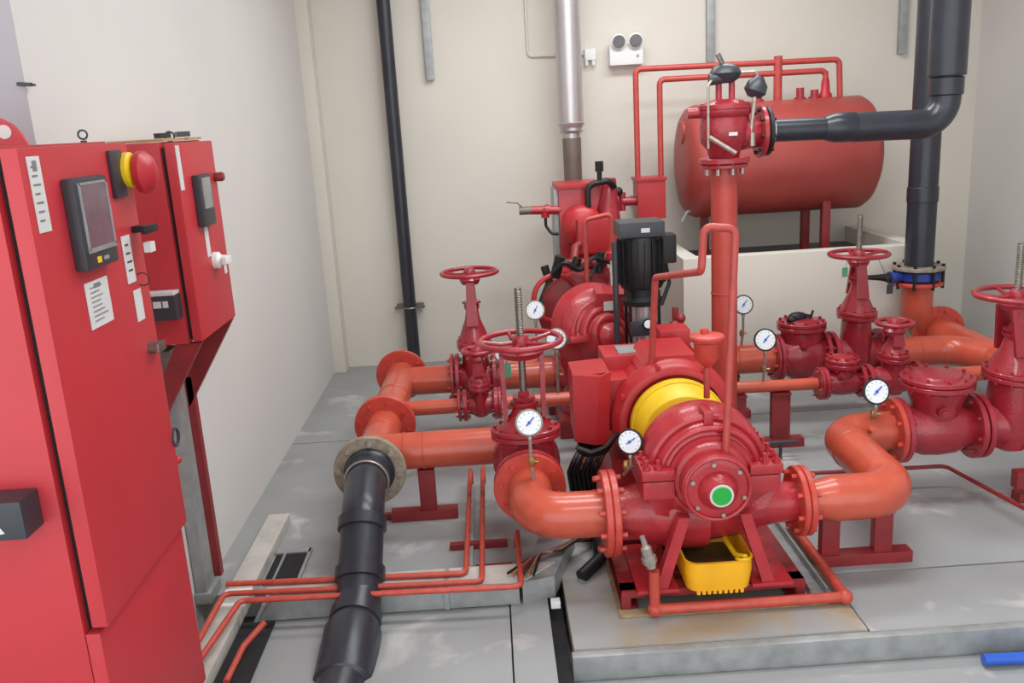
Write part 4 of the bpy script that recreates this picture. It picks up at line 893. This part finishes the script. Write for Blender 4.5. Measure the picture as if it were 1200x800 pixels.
single('gap_shade_sheet', MB().bb(-1.16, -1.02, 2.5, 3.345, .001, .006), 'dark', 'black sheet painted as shade in the gap between wall trunking and front trunking', 'trench', (-1.08, 3.0, 0))  # thin black sheet on the floor in place of a shaded gap
# red rods on the floor
def rod(label, pts): single('floor_rod', MB().tube(pts, .0125, n=10, bend=.03, seg=5), 'rod', label, 'pipe', pts[0], 'thin red pipes across the floor')
rod('thin red floor pipe from the big cabinet edge, turning back furthest left', [(-1.25, 3.475, .122), (-.205, 3.43, .122), (-.205, 4.63, .115), (-.205, 4.63, .02)])
rod('thin red floor pipe, middle of the three, bending toward camera at its left end', [(-1.235, 2.8, .122), (-1.235, 3.392, .122), (-.135, 3.35, .122), (-.135, 4.63, .12), (-.135, 4.63, .02)])
rod('thin red floor pipe nearest the camera, rising below the front elbow', [(-1.20, 2.8, .122), (-1.15, 3.325, .122), (.03, 3.285, .125), (.03, 3.80, .125), (.02, 3.82, .03)])
rod('short orange-red pipe piece low at the left beside the trunking', [(-1.10, 2.9, .03), (-1.09, 3.12, .04), (-1.02, 3.20, .09)])
for lab, y, x0, x1 in (('upper dark red channel bar crossing the red floor pipes', 3.88, -.30, -.02), ('lower dark red channel bar under the red floor pipes', 3.64, -.17, .0), ('dark red channel bar beside the black suction pipe', 4.27, -.70, -.63)):
    single('channel_bar', MB().bb(x0, x1, y, y+.035, .0, .03 if y != 3.64 else .03, bev=.002), 'darkred', lab, 'bar', (x0, y, 0), 'dark red channel bars on the floor')
single('channel_bar', MB().bb(-.205, -.185, 3.62, 4.6, .0, .02, bev=.002), 'galv', 'long grey floor strip between the red floor pipes', 'bar', (-.19, 4, 0))
single('blue_hose', MB().tube([(1.75, 2.86, -.07), (2.3, 2.84, -.07), (3.2, 2.82, -.07)], .022, n=12), 'bluep', 'bright blue pipe at the lower right below the floor edge', 'hose', (2.3, 2.84, -.07))

# ------------------------------------------------------------------ things on the back wall
t = W('black_drop_pipe', 'slim black vertical pipe on the back wall near the left corner', 'pipe', (-.74, 7.3, 0))
t.part('pipe', MB().cyl((-.735, 7.31, 0), (-.735, 7.31, 3.79), .054, n=20), 'black')
t.part('clamp', MB().bb(-.85, -.62, 7.36, 7.40, .50, .54).ring((-.735, 7.31, .52), Z_, .058, .008, n=20, k=6), 'steel')
for q_ in (-.62, -.85): t.part('clamp_bolt', MB().cyl((q_, 7.33, .52), (q_, 7.30, .52), .014, n=8), 'steel')
for nm, x, zb_ in (('grey conduit end on the upper wall, left of the flue', -.415, 2.36), ('grey conduit end on the upper wall above the riser', 1.86, 2.37), ('grey conduit end on the upper wall left of the black overhead pipe', 3.425, 2.35)):
    single('wall_conduit', MB().bb(x-.032, x+.032, YB-.05, YB-.002, zb_, 3.79, bev=.005), 'galv', nm, 'conduit', (x, YB, zb_), 'conduit ends on the upper back wall')
single('white_conduit', MB().tube([(.38, YB-.015, 3.79), (.38, YB-.015, 2.50), (.62, YB-.015, 2.495), (.86, YB-.015, 2.49)], .011, n=8, bend=.04), 'wall', 'thin cream conduit bending behind the flue to the small box', 'conduit', (.4, YB-.015, 2.5))
single('conduit_box', MB().bb(.835, .925, YB-.06, YB-.002, 2.44, 2.53, bev=.012).cyl((.85, YB-.04, 2.40), (.85, YB-.04, 2.45), .014, n=8).cyl((.905, YB-.04, 2.40), (.905, YB-.04, 2.45), .014, n=8), 'white', 'small white junction box on the wall beside the flue', 'box', (.88, YB, 2.44))
t = W('emergency_light', 'white twin-head emergency light on the wall above the red pipes', 'lamp', (1.165, YB-.05, 2.38))
t.part('housing', MB().bb(1.03, 1.30, YB-.10, YB-.002, 2.385, 2.545, bev=.012), 'white')
for x in (1.10, 1.235):
    h = t.part('lamp_head', MB().lathe((x, YB-.09, 2.575), (0, -1, -.25), [(0, .03), (.02, .055), (.05, .06), (.055, .052)], 24), 'white')
    t.part('lens', MB().disc(V((x, YB-.09, 2.575))+V((0, -1, -.25)).normalized()*.056, (0, -1, -.25), .05, .006), 'lens', h)
t.part('indicator', MB().disc((1.255, YB-.102, 2.45), Y_, .012, .004, ch=.001), 'lens')
single('wall_hook', MB().tube([(XL-.02, 2.875, 2.20), (XL+.03, 2.86, 2.195)], .006, n=8).cyl((XL+.02, 2.865, 2.196), (XL+.02, 2.90, 2.196), .004, n=6), 'dgrey', 'small dark hook at the left wall corner above the big cabinet', 'hook', (XL, 2.87, 2.2))
